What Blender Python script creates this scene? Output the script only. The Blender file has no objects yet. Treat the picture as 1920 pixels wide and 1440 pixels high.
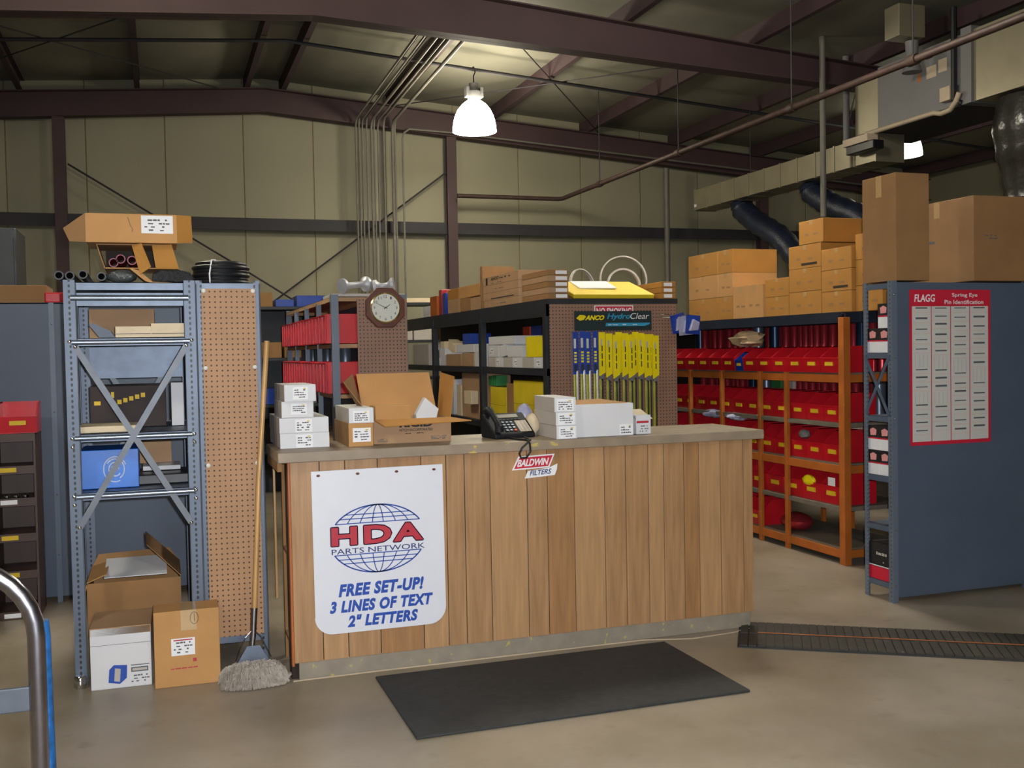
import bpy, math, random
from mathutils import Vector, Matrix
R = math.radians
random.seed(7)
scene = bpy.context.scene
COL = scene.collection

# ------------------------------------------------------------------ camera, light, exposure
cam_d = bpy.data.cameras.new('camera')
cam = bpy.data.objects.new('camera', cam_d); COL.objects.link(cam)
cam_d.sensor_width = 36.0; cam_d.lens = 36.0 * 1920 / 1920.0
cam_d.clip_end = 100
yaw, pitch, roll = R(18.9), R(-1.85), R(1.05)
fwd = Vector((math.sin(yaw)*math.cos(pitch), math.cos(yaw)*math.cos(pitch), math.sin(pitch)))
rt = Vector((math.cos(yaw), -math.sin(yaw), 0)); up = rt.cross(fwd)
r2 = rt*math.cos(roll) - up*math.sin(roll); u2 = rt*math.sin(roll) + up*math.cos(roll)
m = Matrix((r2, u2, -fwd)).transposed().to_4x4(); m.translation = (0, 0, 1.53)
cam.matrix_world = m
scene.camera = cam

scene.view_settings.view_transform = 'Standard'
scene.view_settings.look = 'None'
scene.view_settings.exposure = 0.12
scene.view_settings.gamma = 1.0
scene.view_settings.use_curve_mapping = False

world = bpy.data.worlds.new('world'); scene.world = world; world.use_nodes = True
world.node_tree.nodes['Background'].inputs[0].default_value = (0.35, 0.42, 0.5, 1)
world.node_tree.nodes['Background'].inputs[1].default_value = 0.02

def light(name, kind, loc, power, color, size=0.1):
    d = bpy.data.lights.new(name, kind); d.energy = power; d.color = color
    if kind == 'POINT' or kind == 'SPOT': d.shadow_soft_size = size
    o = bpy.data.objects.new(name, d); COL.objects.link(o); o.location = loc
    return o
FLASH_POWER = 620.0
# the camera's own flash, beside and a little above the lens
fl = light('camera_flash', 'SPOT', (0.06, 0.0, 1.575), FLASH_POWER, (0.92, 0.95, 1.0), 0.018)
fl.data.spot_size = R(100); fl.data.spot_blend = 0.9
fl.rotation_euler = fwd.to_track_quat('-Z', 'Y').to_euler()
LAMP = 60.0      # glow of the glass shades
LAMP_NEAR = 62.0 # unseen near lamps, strength raised to brighten the foreground
WARM = (1.0, 0.86, 0.56)

# ------------------------------------------------------------------ materials
def C(h):
    h = h.lstrip('#'); v = [int(h[i:i+2], 16)/255 for i in (0, 2, 4)]
    return tuple((x/12.92 if x <= .04045 else ((x+.055)/1.055)**2.4) for x in v) + (1,)
MATS = {}
def mat(name, col, rough=.6, metal=0.0, var=.12, scale=9.0, bump=0.0, bscale=None, spec=.5, stretch=None, col2=None, emit=None, coat=0.0):
    if name in MATS: return MATS[name]
    m = bpy.data.materials.new(name); m.use_nodes = True
    nt = m.node_tree; b = nt.nodes['Principled BSDF']
    c = C(col) if isinstance(col, str) else col
    tc = nt.nodes.new('ShaderNodeTexCoord'); mp = nt.nodes.new('ShaderNodeMapping')
    nt.links.new(tc.outputs['Object'], mp.inputs[0])
    if stretch: mp.inputs['Scale'].default_value = stretch
    n = nt.nodes.new('ShaderNodeTexNoise'); n.inputs['Scale'].default_value = scale; n.inputs['Detail'].default_value = 5
    nt.links.new(mp.outputs[0], n.inputs['Vector'])
    rp = nt.nodes.new('ShaderNodeValToRGB')
    rp.color_ramp.elements[0].position = .3; rp.color_ramp.elements[1].position = .7
    c2 = C(col2) if col2 else tuple(min(1, x*(1+var)) for x in c[:3]) + (1,)
    rp.color_ramp.elements[0].color = tuple(x*(1-var) for x in c[:3]) + (1,)
    rp.color_ramp.elements[1].color = c2
    nt.links.new(n.outputs['Fac'], rp.inputs[0]); nt.links.new(rp.outputs[0], b.inputs['Base Color'])
    b.inputs['Roughness'].default_value = rough; b.inputs['Metallic'].default_value = metal
    b.inputs['Specular IOR Level'].default_value = spec
    b.inputs['Coat Weight'].default_value = coat
    if bump:
        n2 = nt.nodes.new('ShaderNodeTexNoise'); n2.inputs['Scale'].default_value = bscale or scale*6; n2.inputs['Detail'].default_value = 4
        nt.links.new(mp.outputs[0], n2.inputs['Vector'])
        bp = nt.nodes.new('ShaderNodeBump'); bp.inputs['Strength'].default_value = bump; bp.inputs['Distance'].default_value = .02
        nt.links.new(n2.outputs['Fac'], bp.inputs['Height']); nt.links.new(bp.outputs[0], b.inputs['Normal'])
    if emit:
        b.inputs['Emission Color'].default_value = (*emit[0], 1); b.inputs['Emission Strength'].default_value = emit[1]
    MATS[name] = m
    return m
def nd(nt, t, op=None, **kw):
    n = nt.nodes.new(t)
    if op: n.operation = op
    for k, v in kw.items(): setattr(n, k, v)
    return n
def math_node(nt, op, a, b=None):
    n = nd(nt, 'ShaderNodeMath', op)
    for i, v in enumerate((a, b)):
        if v is None: continue
        if isinstance(v, (int, float)): n.inputs[i].default_value = v
        else: nt.links.new(v, n.inputs[i])
    return n.outputs[0]
def hole_mat(name, base, hole, ax, az, pu, pv, rad, rough=.7, metal=0.0, slot=1.0, off=(0, 0), var=.08, umax=None):
    """punched-hole pattern in object space: axis ax across, az along (0,1,2)"""
    m = mat(name, base, rough, metal, var, 6.0)
    nt = m.node_tree; b = nt.nodes['Principled BSDF']
    src = b.inputs['Base Color'].links[0].from_socket
    tc = nd(nt, 'ShaderNodeTexCoord'); sp = nd(nt, 'ShaderNodeSeparateXYZ')
    nt.links.new(tc.outputs['Object'], sp.inputs[0])
    def cell(o, p, of):
        f = math_node(nt, 'FRACT', math_node(nt, 'ADD', math_node(nt, 'DIVIDE', math_node(nt, 'ADD', o, of), p), 100.0))
        return math_node(nt, 'MULTIPLY', math_node(nt, 'SUBTRACT', f, .5), p)
    u = cell(sp.outputs[ax], pu, off[0]); v = cell(sp.outputs[az], pv, off[1])
    v = math_node(nt, 'DIVIDE', v, slot)
    d = math_node(nt, 'SQRT', math_node(nt, 'ADD', math_node(nt, 'POWER', math_node(nt, 'ABSOLUTE', u), 2.0), math_node(nt, 'POWER', math_node(nt, 'ABSOLUTE', v), 2.0)))
    k = math_node(nt, 'LESS_THAN', d, rad)
    mx = nd(nt, 'ShaderNodeMix', data_type='RGBA')
    nt.links.new(k, mx.inputs['Factor']); nt.links.new(src, mx.inputs['A']); mx.inputs['B'].default_value = C(hole)
    nt.links.new(mx.outputs['Result'], b.inputs['Base Color'])
    if metal:
        nt.links.new(math_node(nt, 'MULTIPLY', math_node(nt, 'SUBTRACT', 1.0, k), metal), b.inputs['Metallic'])
    return m
def chips(m, chip, thr=.66, scale=14.0, stretch=(1, 1, 1)):
    nt = m.node_tree; b = nt.nodes['Principled BSDF']; src = b.inputs['Base Color'].links[0].from_socket
    tc = nd(nt, 'ShaderNodeTexCoord'); mp = nd(nt, 'ShaderNodeMapping'); mp.inputs['Scale'].default_value = stretch
    n = nd(nt, 'ShaderNodeTexNoise'); n.inputs['Scale'].default_value = scale; n.inputs['Detail'].default_value = 4
    nt.links.new(tc.outputs['Object'], mp.inputs[0]); nt.links.new(mp.outputs[0], n.inputs['Vector'])
    k = math_node(nt, 'GREATER_THAN', n.outputs['Fac'], thr)
    mx = nd(nt, 'ShaderNodeMix', data_type='RGBA'); nt.links.new(k, mx.inputs['Factor']); nt.links.new(src, mx.inputs['A'])
    mx.inputs['B'].default_value = C(chip); nt.links.new(mx.outputs['Result'], b.inputs['Base Color'])
    return m

def soft_stain(m, col, scale, lo, hi, amt):
    nt = m.node_tree; b = nt.nodes['Principled BSDF']; src = b.inputs['Base Color'].links[0].from_socket
    tc = nd(nt, 'ShaderNodeTexCoord'); n = nd(nt, 'ShaderNodeTexNoise'); n.inputs['Scale'].default_value = scale; n.inputs['Detail'].default_value = 6
    nt.links.new(tc.outputs['Object'], n.inputs['Vector'])
    mr = nd(nt, 'ShaderNodeMapRange'); mr.inputs['From Min'].default_value = lo; mr.inputs['From Max'].default_value = hi; mr.inputs['To Max'].default_value = amt
    nt.links.new(n.outputs['Fac'], mr.inputs['Value'])
    mx = nd(nt, 'ShaderNodeMix', data_type='RGBA'); nt.links.new(mr.outputs[0], mx.inputs['Factor']); nt.links.new(src, mx.inputs['A'])
    mx.inputs['B'].default_value = C(col); nt.links.new(mx.outputs['Result'], b.inputs['Base Color'])
M_card = mat('cardboard', '#b98a54', .8, var=.07, scale=5, bump=.03)
M_card_d = mat('cardboard_dark', '#8f6a42', .85, var=.1, scale=5)
M_card_y = mat('cardboard_yellowish', '#a87530', .8, var=.08, scale=5)
M_card_p = mat('cardboard_pinkish', '#a68463', .8, var=.08, scale=5)
M_tape = mat('packing_tape', '#b59567', .25, var=.05)
M_white = mat('white_box_board', '#d3d3d6', .6, var=.03, scale=5)
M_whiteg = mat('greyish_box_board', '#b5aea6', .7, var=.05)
M_paper = mat('paper', '#e8e8ea', .7, var=.02)
M_ink = mat('ink_grey', '#55565c', .8, var=.05)
M_black = mat('black_plastic', '#17181b', .35, var=.1)
M_blackp = mat('black_print', '#1b1a1c', .7, var=.05)
M_red = mat('red_bin_plastic', '#c21a26', .3, var=.08, scale=4)
M_redside = mat('red_print', '#c5203a', .5, var=.03)
M_yel = mat('yellow_label', '#d8b51c', .6, var=.05)
M_gal = mat('galvanised_steel', '#667080', .46, .45, var=.14, scale=14)
M_galbr = mat('galvanised_brace', '#666b73', .5, .35, var=.1, scale=14)
M_galpost = hole_mat('galvanised_punched_post', '#5c6675', '#101216', 0, 2, .050, .0254, .0052, .48, .4, slot=1.5, var=.1)
M_bluegrey = mat('blue_grey_enamel', '#4d596b', .5, 0, var=.06, scale=3)
M_bgpost = hole_mat('blue_grey_punched_post', '#626d7c', '#1d2026', 1, 2, .03, .0254, .0035, .45, .1, slot=1.5, var=.05)
M_peg = hole_mat('pegboard', '#a67e5a', '#3a2517', 0, 2, .0254, .0254, .0042, .6)
M_peg2 = hole_mat('pegboard_dull', '#8f6e5b', '#33231a', 0, 2, .0254, .0254, .0045, .6)
M_iron = mat('red_iron_primer', '#443133', .7, var=.12, scale=2)
M_purlin = mat('purlin_primer', '#3e2c2f', .7, var=.15, scale=2)
M_girt = mat('girt_dark', '#2d2a2e', .7, var=.15, scale=2)
M_roof = mat('roof_insulation', '#7b786a', .6, var=.14, scale=1.2, bump=.35, bscale=2.2)
M_wall = mat('wall_insulation', '#8d8871', .65, var=.06, scale=1.5, bump=.12, bscale=3, stretch=(1, 1, .25))
M_seam = mat('seam_tape', '#7a6a48', .7, var=.2, scale=8)
M_floor = mat('concrete_floor', '#8f846e', .38, var=.10, scale=1.6, bump=.03, bscale=30, col2='#a3988a')
soft_stain(M_floor, '#6f6450', 1.3, .46, .66, .5); soft_stain(M_floor, '#6a5c47', 7.0, .62, .74, .35)
M_wood = mat('oak_panelling', '#a37b53', .45, var=.2, scale=5, stretch=(9, 9, .55), col2='#b18a62', bump=.04)
M_wood2 = mat('oak_panelling_light', '#ac865e', .45, var=.16, scale=6, stretch=(9, 9, .5), bump=.04)
M_wood3 = mat('oak_panelling_brown', '#9d744c', .45, var=.2, scale=5, stretch=(9, 9, .6), bump=.04)
M_edgewood = mat('orange_edge_wood', '#a55a26', .5, var=.15, scale=6, stretch=(6, 6, .6))
M_slab = chips(mat('worn_counter_laminate', '#8f7f6c', .5, var=.14, scale=10), '#bca75c', .68, 11.0, (1, 1, 3))
M_kick = chips(mat('grey_painted_kickboard', '#8b8273', .6, var=.14, scale=12), '#b0a25c', .66, 24.0)
M_dark = mat('dark_backing', '#241a12', .8)
M_orange = mat('orange_painted_wood', '#b0601f', .55, var=.14, scale=7)
M_deck = mat('grey_shelf_deck', '#6d6558', .7, var=.12)
M_blackrack = mat('black_rack_steel', '#2b2e33', .5, .2, var=.2, scale=6)
M_brown = mat('brown_steel_cabinet', '#48342b', .5, var=.12)
M_signw = mat('white_sign_plastic', '#dcdee6', .35, var=.015)
M_blueprint = mat('blue_print', '#1d49a6', .5, var=.03)
M_redprint = mat('crimson_print', '#b1283a', .5, var=.03)
M_navy = mat('navy_print', '#18306e', .5, var=.03)
M_mat = mat('black_rubber', '#2c2d2d', .75, var=.22, scale=20, bump=.15, bscale=120)
M_runner = mat('brown_black_link', '#38332c', .7, var=.2, scale=20)
M_duct = mat('galvanised_duct', '#98907a', .38, .55, var=.1, scale=3)
M_hvac = mat('hvac_grey_enamel', '#6d6c6c', .5, var=.05, scale=3)
M_pipe = mat('rusty_pipe', '#402f29', .6, .2, var=.3, scale=8)
M_cond = mat('conduit_steel', '#77736a', .6, .3, var=.1)
M_chrome = mat('chrome', '#d7dade', .12, 1.0, var=.03)
M_chromed = mat('worn_chrome_tube', '#b9b7c2', .22, 1.0, var=.15, scale=20)
M_bluetube = mat('blue_paint_worn', '#123e68', .45, .2, var=.5, scale=60)
M_greysteel = mat('grey_strap_steel', '#33373d', .6, .3, var=.15, scale=30)
M_handle = mat('varnished_broom_wood', '#b98f58', .35, var=.1, scale=4, stretch=(8, 8, 1))
M_mop = mat('mop_yarn', '#a69d92', .95, var=.25, scale=40)
M_glow = mat('glass_shade_glow', '#ffffff', .4, emit=((1.0, .92, .72), LAMP))
M_glow_dim = mat('glass_shade_glow_dim', '#ffffff', .4, emit=((1.0, .93, .74), 5.0))
M_glow_near = mat('glass_shade_glow_near', '#ffffff', .4, emit=((1.0, .95, .82), LAMP_NEAR))
M_flex = mat('dark_flex_duct', '#20273a', .35, .1, var=.25, scale=10, bump=.3)
M_bagp = mat('smoky_plastic_wrap', '#34322f', .25, .1, var=.25, scale=5, bump=.5, bscale=9)
M_pvc = mat('pvc_pipe', '#b7a58d', .5, var=.05)
M_blue = mat('bright_blue_print', '#1f6fd0', .4, var=.08)
M_bluebag = mat('blue_plastic', '#1c3f9c', .3, var=.15)
M_clear = mat('cloudy_plastic', '#a7a7c4', .2, var=.15, bump=.3)
M_tan = mat('tan_film', '#b39a7a', .4, var=.15, bump=.3)
M_yelpk = mat('yellow_card', '#ecd80e', .35, var=.04)
M_yelbox = mat('yellow_box', '#d8c022', .5, var=.05)
M_yellidtop = mat('yellow_box_lid', '#e2c75a', .55, var=.04)
M_bluepk = mat('blue_card', '#23429b', .35, var=.06)
M_blade = mat('wiper_rubber', '#3a3b22', .35, var=.25, scale=14)
M_bladeyel = mat('wiper_sleeve', '#a3a032', .3, var=.18, scale=14)
M_clearst = mat('clear_sleeve_glare', '#c9cac4', .15, var=.1)
M_navysign = mat('sign_dark_green', '#1f3034', .4, var=.05)
M_cyan = mat('cyan_print', '#2b93bd', .5, var=.03)
M_mahog = mat('mahogany', '#5b2c1d', .35, var=.25, scale=8)
M_dial = mat('clock_dial', '#d6d7cf', .5, var=.02)
M_brass = mat('brass', '#c6b27a', .2, .9, var=.05)
M_redgloss = mat('glossy_red_tube', '#d2444f', .30, .75, var=.12)
M_bluecan = mat('dark_blue_canister', '#24384f', .34, .6, var=.15)
M_greycan = mat('grey_post_canister', '#68727e', .34, .6, var=.15)
M_green = mat('green_label', '#2f7d42', .5, var=.15)
M_orangepl = mat('orange_plastic', '#dd4a1b', .5, var=.05)
M_pink = mat('pink_logo', '#e39a98', .6, var=.1)
M_cream = mat('cream_paper', '#d9c7a8', .75, var=.05)
M_rubberhose = mat('black_hose', '#141519', .45, var=.15)
M_navyrail = mat('dark_navy_rail', '#222b3a', .4, .2)
M_alu = mat('dull_aluminium', '#aeb0b6', .45, .35, var=.12, scale=12)
M_redhose = mat('red_silicone_hose', '#7d1f33', .45, var=.1)

# ------------------------------------------------------------------ mesh helpers
class MB:
    def __init__(s): s.v = []; s.f = []; s.mi = []; s.mats = []
    def _m(s, m):
        if m not in s.mats: s.mats.append(m)
        return s.mats.index(m)
    def raw(s, vs, fs, m):
        k = len(s.v); s.v += [tuple(v) for v in vs]; i = s._m(m)
        for f in fs: s.f.append(tuple(a+k for a in f)); s.mi.append(i)
        return s
    def box(s, a, b, m, M=None):
        x0, y0, z0 = a; x1, y1, z1 = b
        vs = [Vector(p) for p in ((x0,y0,z0),(x1,y0,z0),(x1,y1,z0),(x0,y1,z0),(x0,y0,z1),(x1,y0,z1),(x1,y1,z1),(x0,y1,z1))]
        if M: vs = [M @ v for v in vs]
        return s.raw(vs, [(0,3,2,1),(4,5,6,7),(0,1,5,4),(1,2,6,5),(2,3,7,6),(3,0,4,7)], m)
    def prism(s, poly, d, m, plane='F', at=0.0):
        """poly in 2D; plane F: (x,z) extruded along y from at to at+d ; S: (y,z) extruded along x ; T: (x,y) along z"""
        n = len(poly)
        def P(p, t):
            if plane == 'F': return (p[0], t, p[1])
            if plane == 'S': return (t, p[0], p[1])
            return (p[0], p[1], t)
        vs = [P(p, at) for p in poly] + [P(p, at+d) for p in poly]
        fs = [tuple(range(n)), tuple(range(2*n-1, n-1, -1))] + [(i, n+i, n+(i+1) % n, (i+1) % n) for i in range(n)]
        return s.raw(vs, fs, m)
    def tube(s, pts, r, m, n=10, cap=True, rs=None):
        pts = [Vector(p) for p in pts]; k = len(pts); vs = []; fs = []
        t0 = (pts[1]-pts[0]).normalized()
        ref = Vector((0, 0, 1)) if abs(t0.z) < .9 else Vector((1, 0, 0))
        a = t0.cross(ref).normalized()
        for i, p in enumerate(pts):
            t = (pts[min(i+1, k-1)]-pts[max(i-1, 0)]).normalized()
            a = (a - t*a.dot(t)).normalized(); b = t.cross(a)
            rr = rs[i] if rs else r
            for j in range(n):
                th = 2*math.pi*j/n; vs.append(p + a*rr*math.cos(th) + b*rr*math.sin(th))
        for i in range(k-1):
            for j in range(n):
                fs.append((i*n+j, i*n+(j+1) % n, (i+1)*n+(j+1) % n, (i+1)*n+j))
        if cap: fs += [tuple(range(n-1, -1, -1)), tuple((k-1)*n+j for j in range(n))]
        return s.raw(vs, fs, m)
    def lathe(s, prof, m, n=24, M=None, c=(0, 0, 0)):
        vs = []; fs = []
        for r, z in prof:
            for j in range(n):
                th = 2*math.pi*j/n; v = Vector((r*math.cos(th), r*math.sin(th), z))
                if M: v = M @ v
                vs.append(v + Vector(c))
        for i in range(len(prof)-1):
            for j in range(n): fs.append((i*n+j, i*n+(j+1) % n, (i+1)*n+(j+1) % n, (i+1)*n+j))
        return s.raw(vs, fs, m)
    def build(s, name, parent=None, loc=(0, 0, 0), smooth=False, bevel=0, rot=None, seg=2):
        me = bpy.data.meshes.new(name); me.from_pydata([tuple(v) for v in s.v], [], s.f)
        for m in s.mats: me.materials.append(m)
        me.polygons.foreach_set('material_index', s.mi)
        if smooth:
            me.polygons.foreach_set('use_smooth', [True]*len(me.polygons))
            me.set_sharp_from_angle(angle=R(40))
        me.update()
        o = bpy.data.objects.new(name, me); COL.objects.link(o); o.location = loc
        if rot: o.rotation_euler = rot
        if parent: o.parent = parent
        if bevel:
            b = o.modifiers.new('bevel', 'BEVEL'); b.width = bevel; b.segments = seg; b.limit_method = 'ANGLE'
        return o
def tag(o, label, cat, group=None, kind=None):
    o['label'] = label; o['category'] = cat
    if group: o['group'] = group
    if kind: o['kind'] = kind
    return o
def thing(name, label, cat, loc=(0, 0, 0), rot=None, group=None):
    o = bpy.data.objects.new(name, None); COL.objects.link(o); o.location = loc; o.empty_display_size = .1
    if rot: o.rotation_euler = rot
    return tag(o, label, cat, group)
def struct(o): o['kind'] = 'structure'; return o
def bx(name, a, b, m, parent=None, loc=(0, 0, 0), bevel=0, **k):
    return MB().box(a, b, m).build(name, parent, loc, bevel=bevel, **k)
def dup(root, loc=None, label=None, rot=None, group=None):
    r = root.copy(); COL.objects.link(r)
    if loc: r.location = loc
    if rot: r.rotation_euler = rot
    if label: r['label'] = label
    if group: r['group'] = group
    for ch in list(root.children):
        c = ch.copy(); COL.objects.link(c); c.parent = r
        for g in list(ch.children):
            d = g.copy(); COL.objects.link(d); d.parent = c
    return r
ORD = ['first', 'second', 'third', 'fourth', 'fifth', 'sixth', 'seventh', 'eighth', 'ninth', 'tenth', 'eleventh', 'twelfth', 'thirteenth', 'fourteenth', 'fifteenth', 'sixteenth']

TENS = ['', '', 'twenty', 'thirty', 'forty', 'fifty']; TENTH = ['', '', 'twentieth', 'thirtieth', 'fortieth', 'fiftieth']
TEEN = ['tenth', 'eleventh', 'twelfth', 'thirteenth', 'fourteenth', 'fifteenth', 'sixteenth', 'seventeenth', 'eighteenth', 'nineteenth']
def nth(i):
    i += 1
    if i < 10: return ORD[i-1]
    if i < 20: return TEEN[i-10]
    return TENTH[i//10] if i % 10 == 0 else TENS[i//10]+'-'+ORD[i % 10-1]
_tx = {}
def text_mesh(s, bold=0.0, shear=0.0, spacing=1.0):
    key = (s, bold, shear, spacing)
    if key in _tx: return _tx[key]
    cu = bpy.data.curves.new('lettering', 'FONT'); cu.body = s; cu.size = 1; cu.offset = bold; cu.shear = shear
    cu.space_character = spacing; cu.resolution_u = 3
    o = bpy.data.objects.new('lettering', cu); COL.objects.link(o)
    bpy.context.view_layer.update()
    me = bpy.data.meshes.new_from_object(o.evaluated_get(bpy.context.evaluated_depsgraph_get()))
    vs = [v.co.copy() for v in me.vertices]; fs = [tuple(p.vertices) for p in me.polygons]
    bpy.data.objects.remove(o); bpy.data.curves.remove(cu); bpy.data.meshes.remove(me)
    x0 = min(v.x for v in vs); x1 = max(v.x for v in vs); y0 = min(v.y for v in vs); y1 = max(v.y for v in vs)
    vs = [((v.x-x0)/(x1-x0), (v.y-y0)/(y1-y0)) for v in vs]
    _tx[key] = (vs, fs); return _tx[key]
def put(mb, plane, poly2, faces, m, at):
    """2D points to a face: F faces -Y at y=at, S faces -X at x=at (2D u = -y)"""
    if plane == 'F': vs = [(u, at, v) for u, v in poly2]
    else: vs = [(at, -u, v) for u, v in poly2]
    mb.raw(vs, faces, m)
def letters(mb, s, x, z, w, h, m, plane='F', at=0.0, bold=0.0, shear=0.0, spacing=1.0, rise=0.0):
    vs, fs = text_mesh(s, bold, shear, spacing)
    put(mb, plane, [(x+a*w, z+b*h+a*rise) for a, b in vs], fs, m, at)
def rect(mb, x, z, w, h, m, plane='F', at=0.0):
    put(mb, plane, [(x, z), (x+w, z), (x+w, z+h), (x, z+h)], [(0, 1, 2, 3)], m, at)
def scribble(mb, x, z, w, h, rows, plane, at, m=None, seed=1):
    rnd = random.Random(seed)
    for i in range(rows):
        zz = z + h*(1-(i+.8)/rows); u = x
        while u < x+w*.9:
            l = rnd.uniform(.08, .22)*w
            if rnd.random() < .72: rect(mb, u, zz, min(l, x+w-u), h/rows*rnd.uniform(.35, .55), m or M_ink, plane, at)
            u += l + .03*w
def sticker(parent, plane, at, x, z, w, h, seed=1, rows=4, yl=True, head=None, name='shipping_label'):
    mb = MB(); sg = -1
    e = .0008
    if plane == 'F': mb.box((x, at-e, z), (x+w, at, z+h), M_paper)
    else: mb.box((at-e, -x-w, z), (at, -x, z+h), M_paper)
    lab_ = mb.build(name, parent); mb = MB()
    a = at-e-.0004
    scribble(mb, x+w*.1, z+h*.1, w*.8, h*.75, rows, plane, a, None, seed)
    if yl: rect(mb, x+w*.7, z+h*.82, w*.16, h*.08, M_yel, plane, a)
    if head: rect(mb, x+w*.1, z+h*.86, w*.8, h*.07, head, plane, a)
    mb.build('print', lab_)
    return lab_
def carton(label, loc, size, m, group=None, stickers=(), rot=0, name='cardboard_box', cat='box', tape=True, side=None, marks=(), bevel=.003):
    """loc = min corner of the un-rotated box"""
    w, d, h = size
    t = thing(name, label, cat, (loc[0], loc[1], loc[2]), (0, 0, rot) if rot else None, group)
    mb = MB(); mb.box((0, 0, 0), (w, d, h), m)
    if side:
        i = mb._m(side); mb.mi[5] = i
    mb.build('carton_body', t, bevel=bevel)
    if tape:
        tb = MB(); tw = min(.05, d*.2, h*.25)
        tb.box((-.0006, d/2-tw/2, h*.8), (w+.0006, d/2+tw/2, h+.0006), M_tape)
        tb.build('packing_tape', t)
    for i, s in enumerate(stickers): sticker(t, *s[:6], seed=hash(label) % 97+i if False else len(label)*3+i, **(s[6] if len(s) > 6 else {}))
    if marks:
        mk = MB()
        for f in marks: f(mk)
        mk.build('print', t)
    return t

# ------------------------------------------------------------------ the hall
RX = 1.5                                        # x of the ridge
def roofz(x): return 5.50 - .075*abs(x-RX)
XL, XR, YF, YB = -8.5, 13.0, -5.0, 15.15
fl_ob = struct(bx('floor', (XL-.2, YF-.2, -.15), (XR+.2, YB+.2, 0), M_floor))
w = struct(MB().prism([(XL, 0), (XR, 0), (XR, roofz(XR)), (RX, roofz(RX)), (XL, roofz(XL))], .1, M_seam, 'F', YB-.002).build('wall_back'))
edges = [-8.5, -7.3, -6.2, -5.1, -4.0, -2.95, -1.877, -.887, .137, 1.196, 2.184, 3.25, 4.3, 5.35, 6.4, 7.45, 8.5, 9.55, 10.6, 11.65, 13.0]
for a, b in zip(edges, edges[1:]):
    g = .007; poly = [(a+g, .0), (b-g, .0), (b-g, roofz(b))] + ([(RX, roofz(RX))] if a < RX < b else []) + [(a+g, roofz(a))]
    MB().prism(poly, .03, M_wall, 'F', YB-.012).build('insulation_panel', w, bevel=.006)
for nm, x0, x1 in (('wall_left', XL-.12, XL), ('wall_right', XR, XR+.12)):
    struct(bx(nm, (x0, YF, 0), (x1, YB, roofz(XR if x0 > 0 else XL)), M_wall))
struct(MB().prism([(XL, 0), (XR, 0), (XR, roofz(XR)), (RX, roofz(RX)), (XL, roofz(XL))], .1, M_wall, 'F', YF-.1).build('wall_front'))
ce = MB()
ce.prism([(XL-.1, roofz(XL-.1)), (RX, roofz(RX)), (XR+.1, roofz(XR+.1)), (XR+.1, roofz(XR+.1)+.12), (RX, roofz(RX)+.12), (XL-.1, roofz(XL-.1)+.12)], YB-YF+.3, M_purlin, 'F', YF-.1)
ce = struct(ce.build('ceiling'))
px = [RX-.25, RX+.25]
for k in range(1, 8): px += [RX+.25+1.56*k, RX-.25-1.45*k]
px = sorted(p for p in px if XL < p < XR)
for x in px:     # C-shaped purlins
    z = roofz(x)
    MB().prism([(x-.035, z-.20), (x+.035, z-.20), (x+.035, z-.185), (x-.02, z-.185), (x-.02, z-.015), (x+.035, z-.015), (x+.035, z), (x-.035, z)], YB-YF, M_purlin, 'F', YF).build('purlin', ce)
bounds = [XL]+px+[XR]
for a, b in zip(bounds, bounds[1:]):           # sagging insulation between the purlins, in bay lengths
    for y0, y1 in ((YF, 0), (0, 5), (5, 10.2), (10.2, 12.6), (12.6, YB)):
        mb = MB(); n = 6; vs = []; fs = []
        for i in range(n+1):
            for j in range(n+1):
                u = i/n; v = j/n; x = a+(b-a)*u
                sag = .05*math.sin(math.pi*u)**.6*(math.sin(math.pi*v)**.5 if 0 < v < 1 else 0)
                vs.append((x, y0+(y1-y0)*v, roofz(x)-.01-sag))
        for i in range(n):
            for j in range(n): q = i*(n+1)+j; fs.append((q, q+1, q+n+2, q+n+1))
        mb.raw(vs, fs, M_roof).build('insulation_panel', ce, smooth=True)
# rafters: I-shaped tapered beams
def rafter(y, zb, zt, wd, m):
    mb = MB()
    pts_b = [(XL, zb(XL)), (RX, zb(RX)), (XR, zb(XR))]; pts_t = [(XR, zt(XR)), (RX, zt(RX)), (XL, zt(XL))]
    mb.prism(pts_b+pts_t, .012, m, 'F', y-.006)
    mb.prism(pts_b+[(XR, zb(XR)+.014), (RX, zb(RX)+.014), (XL, zb(XL)+.014)], wd, m, 'F', y-wd/2)
    mb.prism([(p[0], p[1]-.014) for p in reversed(pts_t)]+pts_t, wd, m, 'F', y-wd/2)
    return struct(mb.build('roof_beam'))
rafter(10.2, lambda x: 4.82-(.045 if x > RX else .072)*abs(x-RX), lambda x: roofz(x)-.20, .2, M_iron)
rafter(14.93, lambda x: 4.96-.078*abs(x-RX), lambda x: roofz(x)-.20, .18, M_iron)
rafter(1.6, lambda x: 4.82-.05*abs(x-RX), lambda x: roofz(x)-.20, .2, M_iron)
tag(bpy.data.objects['roof_beam'], 'deep red-brown steel roof beam crossing above the hanging lamp', 'beam'); 
for o in [o for o in bpy.data.objects if o.name.startswith('roof_beam')]:
    if 'category' in o: del o['category']
for x in (-1.2, 4.2, -6.6, 9.6):
    mb = MB(); top = 4.955-.078*abs(x-RX)
    y = 14.93
    mb.box((x-.075, y-.07, 0), (x+.075, y-.06, top), M_iron).box((x-.075, y+.07, 0), (x+.075, y+.08, top), M_iron).box((x-.005, y-.06, 0), (x+.005, y+.07, top), M_iron)
    struct(mb.build('steel_column'))
for z in (2.2, 3.46):
    if z > 3: struct(MB().box((XL, 14.98, z), (XR, 15.1, z+.02), M_girt).box((XL, 14.97, z-.15), (XR, 14.99, z+.02), M_girt).build('wall_girt'))
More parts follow.
